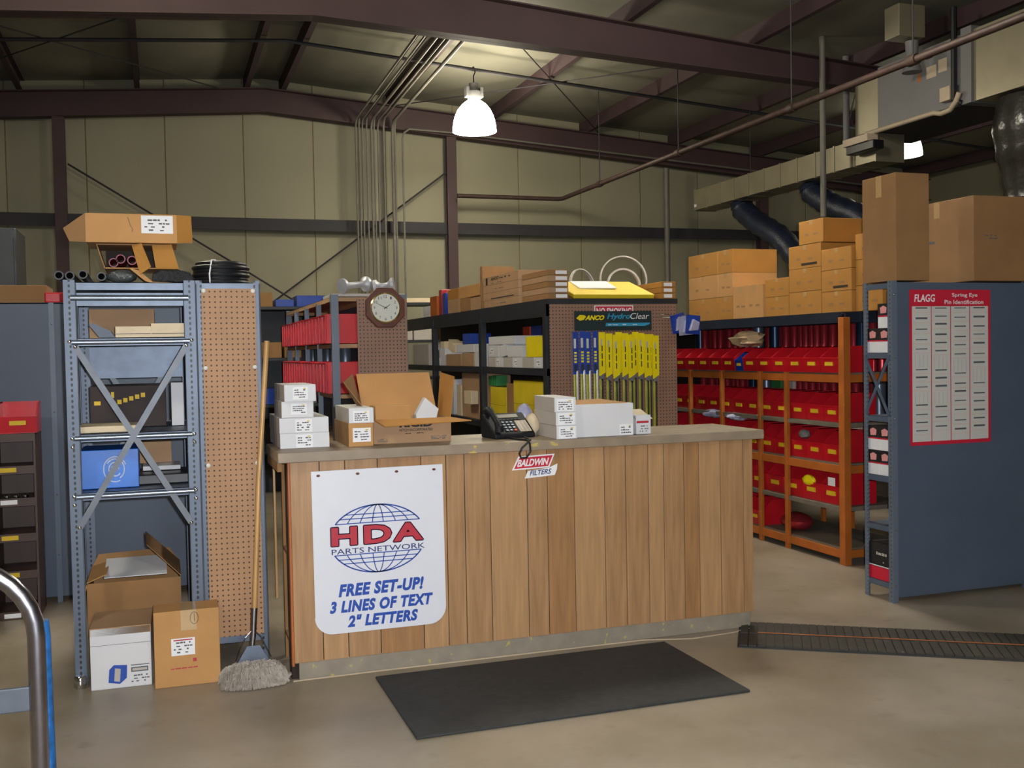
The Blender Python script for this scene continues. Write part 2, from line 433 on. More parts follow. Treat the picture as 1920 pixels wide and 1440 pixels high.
# wall bracing rods
for a, b in (((-1.1, 4.13), (.9, 2.9)), ((4.12, 4.22), (1.35, 2.15)), ((.9, 2.9), (2.0, 2.2))):
    struct(MB().tube([(a[0], 14.9, a[1]), (b[0], 14.9, b[1])], .014, M_girt, 6).build('brace_rod'))
# roof strut the lamp hangs on, and rods
sy = 12.4
struct(MB().tube([(XL, sy, roofz(XL)-.26), (RX, sy, roofz(RX)-.26), (XR, sy, roofz(XR)-.26)], .022, M_girt, 8).build('roof_strut'))
for a, b in (((3.3, 10.3), (6.6, 14.8)), ((6.6, 10.3), (3.3, 14.8)), ((-3.0, 10.3), (.9, 14.8)), ((.9, 10.3), (-3.0, 14.8)), ((8, 10.3), (11, 14.8))):
    struct(MB().tube([(a[0], a[1], roofz(a[0])-.23), (b[0], b[1], roofz(b[0])-.23)], .008, M_girt, 6).build('brace_rod'))

# hanging lamps (two in view, the rest unseen, the one behind the camera added as fill)
def lamp(loc, label, M_glow=M_glow):
    t = thing('pendant_lamp', label, 'lamp', loc, group='high bay lamps')
    prof = [(.275, 0), (.272, .05), (.262, .12), (.24, .2), (.20, .28), (.15, .34), (.09, .385), (.07, .40)]
    MB().lathe(prof, M_glow, 32).build('glass_shade', t, smooth=True)
    mb = MB(); mb.lathe([(.0, .40), (.075, .40), (.085, .43), (.085, .50), (.06, .52), (.06, .60), (.0, .60)], M_hvac, 20)
    mb.box((-.11, -.05, .43), (-.07, .05, .55), M_hvac).box((.07, -.05, .43), (.11, .05, .55), M_hvac)
    mb.build('ballast_housing', t, smooth=True)
    pts = [(0, 0, .6), (0, 0, .70), (.02, 0, .74), (.02, 0, .78), (0, 0, .81), (-.025, 0, .79)]
    MB().tube(pts, .008, M_girt, 6).build('hook', t)
    return t
L1 = lamp((3.81, 12.4, 4.29), 'glowing glass-shaded pendant lamp hanging from the roof, in open view above the counter')
L2 = lamp((9.75, 11.7, 4.12), 'dimmer pendant lamp glimpsed behind the ductwork at right', M_glow_dim)
for p, nm in (((4.1, 6.9, 4.42), 'above the aisle beside the orange rack'), ((-2.2, 1.8, 4.3), 'over the left of the near bay'), ((2.5, -2.5, 4.3), 'added behind the camera as fill')):
    lamp(p, 'bright pendant lamp %s, outside the picture' % nm, M_glow_near)
lamp((-.2, 7.6, 4.45), 'pendant lamp above the aisle left of the clock rack, outside the picture')

# ------------------------------------------------------------------ pipes and ductwork
for i, (x, rr, zl) in enumerate(((2.743, .014, 1.95), (2.79, .012, 1.95), (2.836, .012, 1.95), (2.90, .012, 1.95), (2.969, .018, 1.95), (3.01, .012, 1.95), (3.063, .012, 1.95), (3.15, .016, 1.95), (3.28, .022, 1.95), (3.316, .014, 1.95))):
    y = 14.74
    zz = 4.93-.078*(x-RX)*.3+.04*(i % 2)
    pts = [(x, y, 0), (x, y, zz-.12), (x, y-.03, zz-.05), (x, y-.10, zz), (x, 10.32, zz+.12)]
    tag(MB().tube(pts, rr, M_cond, 8).build('conduit', smooth=True), 'thin steel conduit on the back wall, %s from the left of the bundle' % ORD[i], 'conduit', 'conduits in the bundle beside the wall column')
tag(MB().tube([(3.428, 14.74, 0), (3.428, 14.74, 4.66), (3.45, 14.74, 4.74), (3.53, 14.74, 4.80), (4.2, 14.74, 4.78), (12.5, 14.74, 4.2)], .014, M_cond, 8).build('conduit', smooth=True),
    'steel conduit at the right of the bundle bending off towards the right along the beam', 'conduit')
mb = thing('sprinkler_pipe', 'long rusty sprinkler main hung under the roof along the right side', 'pipe', (5.87, 0, 3.84))
MB().tube([(-1.65, 14.66, .0), (-.05, 14.66, 0), (0, 14.6, 0), (0, -4.9, 0)], .032, M_pipe, 10).build('pipe_run', mb, smooth=True)
for y in (13.2, 10.9, 8.6, 6.9, 5.1, 3.2):
    MB().tube([(0, y, .03), (0, y, roofz(5.87)-3.84-.02)], .007, M_girt, 6).build('hanger_rod', mb)
    MB().tube([(0, y-.05, 0), (0, y+.05, 0)], .045, M_pipe, 10).build('pipe_coupling', mb, smooth=True)
tag(MB().tube([(7.72, 14.75, 0), (7.72, 14.75, 4.4)], .045, M_cond, 10).build('drain_pipe', smooth=True), 'vertical pipe against the back wall left of the duct end', 'pipe')
tag(MB().tube([(7.24, 10.0, 3.0), (7.24, 10.0, 5.05)], .035, M_cond, 10).build('drain_pipe', smooth=True), 'upright pale pipe passing in front of the long duct', 'pipe')
tag(MB().tube([(7.9, 10.45, 3.96), (7.9, 10.45, 5.0)], .04, M_hvac, 10).build('drain_pipe', smooth=True), 'upright grey pipe rising behind the long duct', 'pipe')
# small panel box and funnel near the roof
t = thing('junction_box', 'small grey electrical box high at the top right with a tapered conduit below', 'box', (7.2, 8.62, 4.62))
bx('box_body', (-.12, -.1, 0), (.2, .12, .32), M_duct, t, bevel=.006)
MB().lathe([(.07, -.02), (.055, -.2), (.10, -.33), (0, -.33)], M_hvac, 14, c=(.12, 0, 0)).build('cable_gland', t, smooth=True)

t = thing('air_duct', 'long rectangular galvanised air duct running to the back wall', 'duct', (7.5, 9.4, 3.55))
n = 11
for i in range(n):
    y0 = 4.05*i/n; y1 = 4.05*(i+1)/n
    MB().box((0, y0+.004, 0), (.36, y1-.004, .29), M_duct).box((-.010, y0, -.010), (.370, y0+.02, .298), M_duct).build('duct_section', t)
MB().box((-.01, 4.05, -.01), (.37, 4.06, .30), M_duct).box((-.02, 3.98, .04), (-.008, 4.03, .08), M_paper).build('end_cap', t)
for x, y in ((.1, 1.1), (.1, 2.7)):
    MB().tube([(x, y, .29), (x, y, 1.15)], .006, M_girt, 6).build('hanger_rod', t)
t = thing('air_handler', 'grey sheet-metal air handling unit mounted under the roof at right', 'air handler', (7.5, 8.0, 3.87))
bx('cabinet_body', (0, .12, 0), (.8, 1.38, .68), M_hvac, t, bevel=.008)
bx('transition_box', (.03, 1.38, .02), (.7, 1.80, .62), M_duct, t, bevel=.005)
bx('base_rail', (-.01, .1, -.02), (.8, 1.8, 0), M_girt, t)
for u, v, a, b, m_, nm in ((-.62, .36, .14, .12, M_pvc, 'rating_plate'), (-.45, .38, .12, .13, M_pvc, 'rating_plate'), (-.75, .36, .05, .08, M_orange, 'warning_label'), (-.62, .56, .09, .035, M_blackp, 'grip_recess')):
    bx(nm, (-.002, -u-a, v), (0, -u, v+b), m_, t)
bx('control_box', (-.07, .22, .06), (0, .36, .20), M_pvc, t, bevel=.004)
bx('end_flange', (-.03, -.02, -.02), (.83, .12, .72), M_hvac, t, bevel=.004)
MB().tube([(-.05, .18, .95), (-.05, .18, .05), (-.02, .10, 0)], .03, M_black, 8).build('cable_riser', t, smooth=True)
MB().tube([(-.06, 1.5, -.02), (-.06, .45, -.02), (-.06, .35, -.05), (-.06, .22, -.04), (-.06, .14, .03), (-.06, .1, .1)], .026, M_pvc, 10).build('drain_line', t, smooth=True)
bx('trap_tray', (-.16, 1.35, -.12), (-.02, 1.78, -.04), M_pvc, t, bevel=.004)
bx('motor_pack', (-.16, 1.25, -.22), (-.02, 1.72, -.125), M_black, t, bevel=.01)
t = thing('supply_duct', 'large pale sheet-metal duct at the upper right edge beside the air handler', 'duct', (7.5, 3.0, 3.86))
for i in range(4):
    y0 = 4.98*i/4; y1 = 4.98*(i+1)/4
    MB().box((0, y0+.005, 0), (.9, y1-.005, .69), M_duct).box((-.015, y0, -.015), (.915, y0+.03, .705), M_duct).build('duct_section', t)
t = thing('plastic_wrapped_sleeve', 'smoky plastic-wrapped round duct drop hanging at the right edge', 'duct', (7.84, 7.6, 2.72))
rnd = random.Random(3); prof = []
for i in range(15):
    z = 1.12*(1-i/14); prof.append((.30+.05*math.sin(i*.4)+rnd.uniform(-.012, .012)-(.10 if i > 12 else 0), z))
MB().lathe([(0.0, prof[0][1])]+prof+[(0, prof[-1][1])], M_bagp, 18).build('wrapped_sleeve', t, smooth=True)
def flex(label, pts, r):
    P = [Vector(p) for p in pts]; out = []; rs = []; n = 26
    for i in range(n+1):
        u = i/n*(len(P)-1); k = min(int(u), len(P)-2); f = u-k
        out.append(P[k].lerp(P[k+1], f)); rs.append(r*(1.0 if i % 2 else .9))
    tag(MB().tube(out, r, M_flex, 14, rs=rs).build('flexible_duct', smooth=True), label, 'duct', 'flexible duct drops')
flex('dark ribbed flexible duct dropping from the far end of the long duct', [(7.70, 12.5, 3.535), (7.70, 12.46, 3.42), (7.72, 12.15, 3.22), (7.74, 11.6, 2.95), (7.76, 11.2, 2.6), (7.76, 11.1, 2.0)], .16)
flex('dark ribbed flexible duct dropping behind the brown boxes at right', [(7.70, 10.9, 3.535), (7.71, 10.87, 3.42), (7.72, 10.55, 3.24), (7.75, 10.0, 3.02), (7.78, 9.6, 2.72), (7.8, 9.5, 2.1)], .15)

# ------------------------------------------------------------------ generic steel shelving
def lpost(mb, x, y, sx, sy, z0, z1, m, w=.036):
    t = .003
    xa, xb = sorted((x, x+sx*w)); mb.box((xa, y if sy > 0 else y-t, z0), (xb, y+t if sy > 0 else y, z1), m)
    ya, yb = sorted((y+sy*t, y+sy*w)); mb.box((x if sx > 0 else x-t, ya, z0), (x+t if sx > 0 else x, yb, z1), m)
def shelving(label, loc, w, d, h, zs, mp, ms, name='steel_shelving', lip=.03, pw=.036, post_off=True):
    t = thing(name, label, 'shelving', loc)
    for x, sx in ((0, 1), (w, -1)):
        for y, sy in ((0, 1), (d, -1)):
            mb = MB(); lpost(mb, 0, 0, sx, sy, 0, h, mp, pw); mb.build('post', t, (x, y, 0))
    for z in zs:
        mb = MB(); mb.box((.004, .004, z-.003), (w-.004, d-.004, z), ms)
        mb.box((.004, .004, z-lip), (w-.004, .007, z), ms).box((.004, d-.007, z-lip), (w-.004, d-.004, z), ms)
        mb.box((.004, .007, z-lip), (.007, d-.007, z), ms).box((w-.007, .007, z-lip), (w-.004, d-.007, z), ms)
        mb.box((.007, .007, z-lip), (w-.007, .019, z-lip+.003), ms).box((.007, d-.019, z-lip), (w-.007, d-.007, z-lip+.003), ms)
        mb.build('shelf', t)
    return t
def brace(t, plane, p, q, m, at, wd=.028):
    a = Vector((p[0], p[1])); b = Vector((q[0], q[1])); dd = (b-a).normalized(); nn = Vector((-dd.y, dd.x))*wd/2
    poly = [a+nn, a-nn, b-nn, b+nn]
    mb = MB().prism([(v.x, v.y) for v in poly], .004, m, plane, at)
    mb.build('cross_brace', t)
def bolts(t, pts, m, r=.009):
    for p in pts:
        MB().lathe([(r, 0), (r*.9, .004), (r*.4, .007), (0, .007)], m, 10, M=Matrix.Rotation(R(90), 3, 'X'), c=p).build('bolt', t, smooth=True)

# left galvanised rack, seen end-on
LR = shelving('shiny galvanised steel rack with crossed braces on its end, left of the pegboard end', (-.417, 5.14, 0), .580, .91, 1.895, (1.885, 1.625, 1.178, .905), M_galpost, M_gal, lip=.036, pw=.05)
brace(LR, 'F', (.045, 1.585), (.535, .735), M_galbr, -.006)
brace(LR, 'F', (.535, 1.585), (.04, .745), M_galbr, -.011)
brace(LR, 'F', (.06, 1.60), (.52, .80), M_galbr, .912)
brace(LR, 'F', (.52, 1.60), (.06, .80), M_galbr, .917)
bolts(LR, [(.045, -.008, 1.585), (.535, -.013, 1.585), (.535, -.008, .735), (.04, -.013, .745)] + [(x, -.001, z) for x in (.02, .56) for z in (1.16, 1.12, .89, .85, 1.61)], M_chrome)
M_shine = mat('rolled_steel_highlight', '#8f99a8', .3, .85, var=.1, scale=20)  # brighter copy of the rack steel, for highlight lines
bx('intermediate_rail', (.004, .006, 1.775), (.576, .012, 1.835), M_gal, LR)
for z, r_ in ((1.812, .014), (1.606, .012), (1.160, .012), (.887, .012)):
    MB().tube([(.03, .002, z), (.55, .002, z)], r_, M_shine, 14).build('rolled_edge_highlight', LR, smooth=True)  # bright tubes added along lips and posts to draw highlight lines
for x in (.052, .53):
    MB().tube([(x, .004, .02), (x, .004, 1.88)], .004, M_shine, 8).build('rolled_edge_highlight', LR, smooth=True)
MB().tube([(-.001, -.001, .02), (-.001, -.001, 1.88)], .004, M_shine, 8).build('rolled_edge_highlight', PR, smooth=True) if False else None
bx('underside_reflection', (.05, .905, 1.42), (.53, .909, 1.60), M_gal, LR)  # upright sheet standing in for reflections on the shelf undersides
# narrow rack with pegboard end
PR = shelving('narrow galvanised rack whose end is covered by a tall brown pegboard', (.166, 5.14, 0), .300, .91, 1.895, (1.885, 1.50, 1.10, .70, .17), M_galpost, M_gal, lip=.04, pw=.03)
PB = bx('pegboard_panel', (.026, -.010, .165), (.278, -.004, 1.855), M_peg, PR)
for x in (.001, .299): MB().tube([(x, -.001, .02), (x, -.001, 1.88)], .004, M_shine, 8).build('rolled_edge_highlight', PR, smooth=True)
bolts(PB, [(x, -.010, z) for x in (.037, .267) for z in (1.845, 1.475, 1.005)], M_dial, .011)

# things on and in the left rack
t = thing('long_cardboard_box', 'long open-ended carton atop the left rack, white label on its face', 'box', (-.315, 5.18, 2.075))
mb = MB(); tk = .004
W, D, Hh = .405, .34, .135
mb.box((0, 0, 0), (W, tk, Hh), M_card).box((0, D-tk, 0), (W, D, Hh), M_card).box((0, tk, 0), (W, D-tk, tk), M_card).box((0, tk, Hh-tk), (W, D-tk, Hh), M_card)
mb.build('carton_body', t)
MB().raw([(0, .0, 0), (0, 0, Hh), (-.095, -.02, Hh-.075), (-.07, -.02, .0)], [(0, 1, 2, 3)], M_card_d).build('flap', t).modifiers.new('s', 'SOLIDIFY').thickness = .004  # backlit flap, its shade put into a darker board colour
MB().raw([(W, 0, 0), (W, 0, Hh), (W+.068, .03, Hh), (W+.072, .03, .006)], [(0, 3, 2, 1)], M_card_y).build('flap', t).modifiers.new('s', 'SOLIDIFY').thickness = .004
sticker(t, 'F', 0, .245, .045, .143, .084, rows=4, yl=False)
mk = MB(); M2 = [(.185, .12), (.192, .10), (.197, .08), (.207, .062), (.203, .05)]
mk.tube([(a, -.0005, b) for a, b in M2], .0012, M_ink, 4).build('pen_mark', t)
t = thing('open_cardboard_box', 'open tilted cardboard carton of red hoses under the long carton on the left rack', 'box', (-.235, 5.22, 1.955))
mb = MB()
pl = [(-.035, .118), (.0, .0)]; pr = [(.125, .115), (.155, .0)]
def slant(x0, x1, m, nm, y0=0, y1=.3):
    MB().raw([(x0[0][0], y0, x0[0][1]), (x0[1][0], y0, x0[1][1]), (x0[1][0], y1, x0[1][1]), (x0[0][0], y1, x0[0][1])], [(0, 1, 2, 3)], m).build(nm, t).modifiers.new('s', 'SOLIDIFY').thickness = .005
slant(pl, None, M_card_d, 'side_panel'); slant([(.30, .118), (.33, .0)], None, M_card_y, 'side_panel')
bx('base_panel', (0, 0, 0), (.33, .3, .005), M_card, t); bx('top_panel', (-.035, .0, .112), (.30, .3, .117), M_card_d, t)
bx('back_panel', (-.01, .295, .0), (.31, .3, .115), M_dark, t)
MB().raw([(.12, -.01, .112), (.165, -.03, .118), (.205, -.05, .005), (.155, -.04, -.03)], [(0, 1, 2, 3)], M_card_y).build('flap', t).modifiers.new('s', 'SOLIDIFY').thickness = .004
MB().raw([(.21, -.002, .112), (.30, -.002, .118), (.33, -.002, .0), (.225, -.002, .0)], [(0, 3, 2, 1)], M_card_y).build('inner_flap', t).modifiers.new('s', 'SOLIDIFY').thickness = .004
for i, (x, z) in enumerate(((.035, .03), (.067, .048), (.118, .042))):
    hob = MB().lathe([(.022, 0), (.022, .26), (.017, .26), (.017, .0), (.022, 0)], M_redhose, 20, M=Matrix.Rotation(R(-90), 3, 'X'), c=(-.235+x, 5.245, 1.955+z)).build('red_hose', smooth=True)
    tag(hob, 'end of a red hose inside the open carton, %s from the left' % ORD[i], 'hose', 'red hoses in the open carton')
for i, x in enumerate((-.435, -.39, -.335, -.255)):
    hob = MB().lathe([(.021, 0), (.021, .5), (.015, .5), (.015, 0), (.021, 0)], M_rubberhose, 20, M=Matrix.Rotation(R(-90), 3, 'X'), c=(x if i else x-.0, 5.17+.02*i, 1.918+(.008 if i == 2 else 0))).build('black_hose', smooth=True)
    tag(hob, 'black rubber hose end on top of the left rack, %s from the left' % ORD[i], 'hose', 'black hoses on the left rack')
# plastic bundle and bagged black parts
def blob(name, label, cat, loc, size, m, seed=1, amp=.12, group=None, n=14):
    rnd = random.Random(seed); mb = MB(); vs = []; fs = []; k = 9
    for i in range(k+1):
        ph = math.pi*i/k
        for j in range(n):
            th = 2*math.pi*j/n; s = 1+rnd.uniform(-amp, amp)
            vs.append((size[0]/2*math.sin(ph)*math.cos(th)*s, size[1]/2*math.sin(ph)*math.sin(th)*s, size[2]/2*(1+max(-.92, -math.cos(ph))*min(s, 1.0))))
    for i in range(k):
        for j in range(n): fs.append((i*n+j, i*n+(j+1) % n, (i+1)*n+(j+1) % n, (i+1)*n+j))
    return tag(mb.raw(vs, fs, m).build(name, loc=loc, smooth=True), label, cat, group)
blob('plastic_bag', 'crumpled clear-grey plastic bag between the hoses and the bagged parts on the left rack', 'bag', (-.165, 5.24, 1.885), (.14, .12, .07), mat('dirty_film', '#4c504e', .2, bump=.5), 4)
t = thing('bagged_part', 'black rubber part in a torn tan wrapper at the right of the left rack top', 'part', (.06, 5.2, 1.885))
MB().prism([(-.09, .005), (.10, .005), (.105, .02), (.085, .055), (.03, .066), (-.05, .063), (-.085, .05)], .25, mat('crinkled_black_rubber', '#0d0e11', .6, bump=.6, bscale=60), 'F', 0).build('rubber_part', t, bevel=.008)
MB().prism([(-.19, .07), (-.15, .062), (-.085, .006), (.105, .0), (.10, -.0), (-.09, 0), (-.12, .01)], .2, M_card, 'F', -.01).build('wrapper', t)
# black hose coil
t = thing('hose_coil', 'flat coil of black hose tied with a white band on the pegboard rack', 'hose coil', (.30, 5.38, 1.886))
for k in range(6):
    for q in range(2):
        rk = .126-.02*q+(.006, -.004, .004, -.002, .005, -.012)[k]
        pts = [(rk*math.cos(a*math.pi/16), rk*math.sin(a*math.pi/16), .012+.0185*k) for a in range(33)]
        MB().tube(pts, .0115, M_rubberhose, 8, cap=False).build('hose_turn', t, smooth=True)
MB().tube([(-.06, -.126, .002), (-.062, -.134, .05), (-.05, -.122, .118), (-.03, -.08, .122)], .004, M_paper, 6).build('tie_band', t)
# shelf contents
carton('brown carton behind the rolled papers on the upper shelf of the left rack', (-.335, 5.55, 1.628), (.31, .35, .15), M_card_p, tape=False)
for i, (x, z) in enumerate(((-.20, 1.628), (-.04, 1.628))):
    tag(MB().box((0, 0, 0), (.16, .22, .052 if i == 0 else .065), M_cream).box((.002, -.002, .015), (.158, 0, .018), M_ink).build('paper_bundle', loc=(x, 5.2, z), bevel=.015), ('cream bundle of folded papers on the upper shelf of the left rack, left one', 'cream bundle of folded papers on the upper shelf of the left rack, right one')[i], 'papers', 'paper bundles on the left rack')
MB_ = MB().prism([(-.03, 0), (.04, 0), (.02, .03), (-.06, .07), (-.075, .06)], .12, M_bluegrey, 'F', 0).build('metal_bracket', loc=(-.24, 5.2, 1.628))
tag(MB_, 'small grey angled metal bracket beside the paper bundles on the left rack', 'bracket')
# third shelf
carton('dark carton with yellow printing behind the braces of the left rack', (-.34, 5.5, 1.181), (.36, .4, .21), mat('dark_carton', '#2f2220', .7), tape=False, marks=[lambda mk: (letters(mk, 'V-BELTS', .09, .12, .16, .03, M_yel, 'F', -.001, .02, 0, 1, .035), rect(mk, .02, .12, .03, .02, M_yel, 'F', -.001), rect(mk, .13, .17, .015, .02, M_yel, 'F', -.001))] if False else [lambda mk: [rect(mk, .10+.028*i, .11+.008*i, .02, .022, M_yel, 'F', -.001) for i in range(6)]+[rect(mk, .10, .15, .014, .03, M_yel, 'F', -.001), rect(mk, .02, .115, .03, .02, M_yel, 'F', -.001)]])
tag(bx('carton_tray', (0, 0, 0), (.27, .25, .03), M_cream, None, (-.375, 5.17, 1.181), bevel=.004), 'shallow cream cardboard tray on the middle shelf of the left rack', 'tray')
carton('tall white box standing right of the dark carton in the left rack', (.045, 5.5, 1.181), (.06, .3, .22), M_white, tape=False)
# fourth shelf
t = carton('bright blue carton with a pale swirl emblem in the left rack', (-.44, 5.25, .908), (.28, .3, .185), M_blue, tape=False)
mk = MB()
for rr, a0, a1 in ((.055, 20, 300), (.045, -60, 150), (.03, 60, 330), (.018, 0, 200)):
    pts = [(.165+rr*math.cos(R(a)), -.001, .09+rr*1.1*math.sin(R(a))) for a in range(a0, a1, 12)]
    mk.tube(pts, .0025, M_paper, 4)
mk.build('emblem', t)
t.location.x = -.375; t.scale = (.93, 1, 1)
carton('brown carton at the back right of the fourth shelf of the left rack', (-.12, 5.6, .985), (.16, .25, .11), M_card_p, tape=False)
carton('flat white box lying on black cases in the left rack', (-.10, 5.45, .962), (.18, .2, .022), M_white, tape=False, name='flat_box')
tag(bx('black_case', (0, 0, 0), (.36, .3, .05), M_black, None, (-.22, 5.3, .908), bevel=.006), 'long black case on the fourth shelf of the left rack', 'case')
# floor boxes inside / before the rack
t = thing('open_cardboard_box', 'large open brown carton with raised flaps on the floor of the left rack', 'box', (-.375, 5.42, .001))
W, D, Hh = .44, .45, .42
mb = MB(); tk = .005
mb.box((0, 0, 0), (W, tk, Hh), M_card_d).box((0, D-tk, 0), (W, D, Hh), M_card_d).box((0, tk, 0), (tk, D-tk, Hh), M_card_d).box((W-tk, tk, 0), (W, D-tk, Hh), M_card_d).box((tk, tk, 0), (W-tk, D-tk, tk), M_card_d)
mb.build('carton_body', t)
def flap(pts, m, parent):
    o = MB().raw(pts, [(0, 1, 2, 3)], m).build('flap', parent); s = o.modifiers.new('s', 'SOLIDIFY'); s.thickness = .004; return o
flap([(W, D-.01, Hh), (W, .02, Hh), (W-.16, .12, Hh+.15), (W-.17, D-.02, Hh+.17)], M_card_d, t)
flap([(0, D, Hh), (W, D, Hh), (W-.05, D+.02, Hh+.07), (.03, D+.02, Hh+.06)], M_card_d, t)
flap([(0, .01, Hh), (0, D-.01, Hh), (.09, D-.05, Hh+.03), (.09, .04, Hh+.03)], M_card, t)
flap([(-.0, 0, Hh), (-.0, D, Hh), (-.05, D, Hh-.2), (-.05, 0, Hh-.2)], M_card, t)
tag(bx('paper_sheet', (0, 0, 0), (.3, .3, .004), M_paper, None, (-.30, 5.5, .425), rot=(R(8), 0, 0)), 'white sheets lying in the open carton on the rack floor', 'paper')
t = carton('white carton with a blue picture on the floor at far left', (-.345, 5.05, 0), (.265, .33, .285), M_white, rot=R(-1), stickers=[], tape=False)
t.children[0].data.materials[0]
mk = MB(); mk.box((-.001, .0, .25), (.266, .33, .2865), M_card_p); mk.build('brown_lid', t)
mk = MB()
for k in range(4): rect(mk, .0, .205+.0, .265, .0015, M_ink, 'F', -.0012)
mk.prism([(.075, .03), (.125, .02), (.155, .045), (.158, .105), (.10, .11), (.08, .09)], .0008, M_blueprint, 'F', -.0009)
mk.prism([(.10, .035), (.125, .03), (.13, .09), (.105, .095)], .0008, M_whiteg, 'F', -.0019)
mk.build('filter_picture', t); mk = MB()
rect(mk, .175, .07, .075, .022, M_ink, 'F', -.0012); rect(mk, .18, .075, .065, .012, M_whiteg, 'F', -.0016)
scribble(mk, .175, .02, .08, .04, 3, 'F', -.0012); rect(mk, .175, .10, .08, .004, M_ink, 'F', -.0012)
mk.build('print', t)
t = carton('brown taped carton with a white label on the floor beside the white one', (-.066, 4.965, 0), (.292, .17, .354), M_card, rot=R(0), tape=False)
mk = MB(); mk.box((.12, -.0008, .26), (.19, 0, .3545), M_tape).box((.12, -.0005, .3540), (.19, .17, .3546), M_tape); mk.build('packing_tape', t)
sticker(t, 'F', 0, .075, .145, .105, .08, rows=4, yl=False, head=M_redprint)
mk = MB(); letters(mk, 'HODGE CO.', .05, .108, .19, .022, M_redprint, 'F', -.001, .02) if False else scribble(mk, .05, .105, .19, .03, 1, 'F', -.001, M_redprint, 5)
scribble(mk, .07, .08, .12, .012, 1, 'F', -.001, M_redprint, 9)
mk.tube([(.18+.018*math.cos(a*.4), -.001, .315+.028*math.sin(a*.4)) for a in range(17)], .0012, M_ink, 4, cap=False)
mk.tube([(.18, -.001, .335), (.181, -.001, .30)], .0012, M_ink, 4); mk.build('print', t)
tag(MB().lathe([(.02, 0), (.028, .01), (.028, .05), (.02, .06), (0, .06)], M_chrome, 14, c=(-.395, 5.115, .0)).build('metal_fitting', smooth=True), 'small shiny metal fitting at the foot of the left rack', 'fitting')

# ------------------------------------------------------------------ counter
CT = thing('service_counter', 'wood-panelled service counter with a worn grey top in the middle', 'counter', (0, 0, 0))
MB().box((.495, 4.78, 1.032), (3.07, 5.33, 1.08), M_slab).build('countertop', CT, bevel=.004)
MB().box((.575, 4.838, 0), (3.01, 4.86, .088), M_kick).build('kickboard', CT, bevel=.003)
MB().box((.56, 4.845, .09), (3.02, 4.865, 1.03), M_dark).build('backing_board', CT)
gx = [.553, .69, .81, .966, 1.18, 1.305, 1.398, 1.53, 1.725, 1.834, 1.98, 2.15, 2.27, 2.40, 2.49, 2.61, 2.70, 2.83, 2.97, 3.03]
wm = [M_wood, M_wood2, M_wood, M_wood3, M_wood2, M_wood]
for i, (a, b) in enumerate(zip(gx, gx[1:])):
    MB().box((a+.0018-(a+b)/2, 0, 0), (b-.0018-(a+b)/2, .012, .947), wm[i % 6]).build('plank', CT, ((a+b)/2, 4.833, .084), bevel=.0015)
MB().box((.543, 4.832, .07), (.5545, 4.87, 1.03), M_edgewood).build('edge_trim', CT, bevel=.002)
MB().box((.545, 4.87, .0), (.585, 4.95, 1.03), M_dark).build('corner_stud', CT)
MB().box((.52, 5.27, .30), (.53, 5.30, 1.03), M_handle).build('cleat', CT)
MB().box((.56, 5.25, 0), (.60, 5.29, 1.03), M_card_d).build('corner_stud', CT)
MB().box((.50, 4.86, .985), (.52, 5.32, 1.032), M_card_d).build('end_rail', CT)
MB().box((2.99, 4.87, 0), (3.02, 5.3, 1.03), M_wood3).build('end_panel', CT)
for z in (.12, .55): MB().box((.56, 4.87, z), (2.99, 5.25, z+.018), M_card_d).build('inner_shelf', CT)
tag(MB().tube([(.545, 4.825, .004), (1.0, 4.829, .004), (2.35, 4.815, .004), (2.6, 4.74, .004), (2.85, 4.76, .004), (3.0, 4.80, .004)], .004, M_pvc, 6).build('cable', smooth=True), 'thin pale cable along the foot of the counter', 'cable')

# hanging white sign with lettering
SG = thing('advertising_sign', 'white mud-flap shaped sign with blue globe emblem on the counter front', 'sign', (0, 4.826, 0))
x0, x1, z0, z1 = .652, 1.290, .205, .985; rr = .085
poly = [(x0-.002, z1-.003), (x0+.002, z0+rr)] + [(x0+rr-rr*math.cos(R(a)), z0+rr-rr*math.sin(R(a))) for a in range(0, 91, 10)] + [(x1-rr+rr*math.sin(R(a)), z0+rr-rr*math.cos(R(a))) for a in range(0, 91, 10)] + [(x1-.004, z1)]
MB().prism(poly, .006, M_signw, 'F', 0).build('sign_board', SG, bevel=.001); SGB = [c for c in SG.children][0]
for x in (.683, .869, 1.057, 1.242):
    MB().prism([(x+.009*math.cos(R(a)), .961+.006*math.sin(R(a))) for a in range(0, 360, 30)], .0016, M_mahog, 'F', -.0016).build('rivet', SGB)
mk = MB(); cx, cz, A, B = .961, .647, .232, .162
def ribbon(pts, wd, m=M_blueprint, at=-.0012):
    for i in range(len(pts)-1):
        a = Vector(pts[i]); b = Vector(pts[i+1]); dd = (b-a)
        if dd.length < 1e-6: continue
        dd.normalize(); nn = Vector((-dd.y, dd.x))*wd/2; a = a-dd*wd*.2; b = b+dd*wd*.2
        put(mk, 'F', [a+nn, a-nn, b-nn, b+nn], [(0, 1, 2, 3)], m, at)
for sgn in (1, -1):
    zc = .078 if sgn > 0 else .070
    for k in (-1, -.72, -.42, -.13, .13, .42, .72, 1):
        t0 = math.asin(zc/B)
        pts = [(cx+A*k*math.cos(t0+(math.pi/2-t0)*i/14), cz+sgn*B*math.sin(t0+(math.pi/2-t0)*i/14)) for i in range(15)]
        ribbon(pts, .0062 if abs(k) == 1 else .0044)
    for dz in (zc, zc+.022, zc+.042):
        hw = A*math.sqrt(1-(dz/B)**2); ribbon([(cx-hw, cz+sgn*dz), (cx+hw, cz+sgn*dz)], .0046)
mk.build('globe_emblem', SG)
mk = MB()
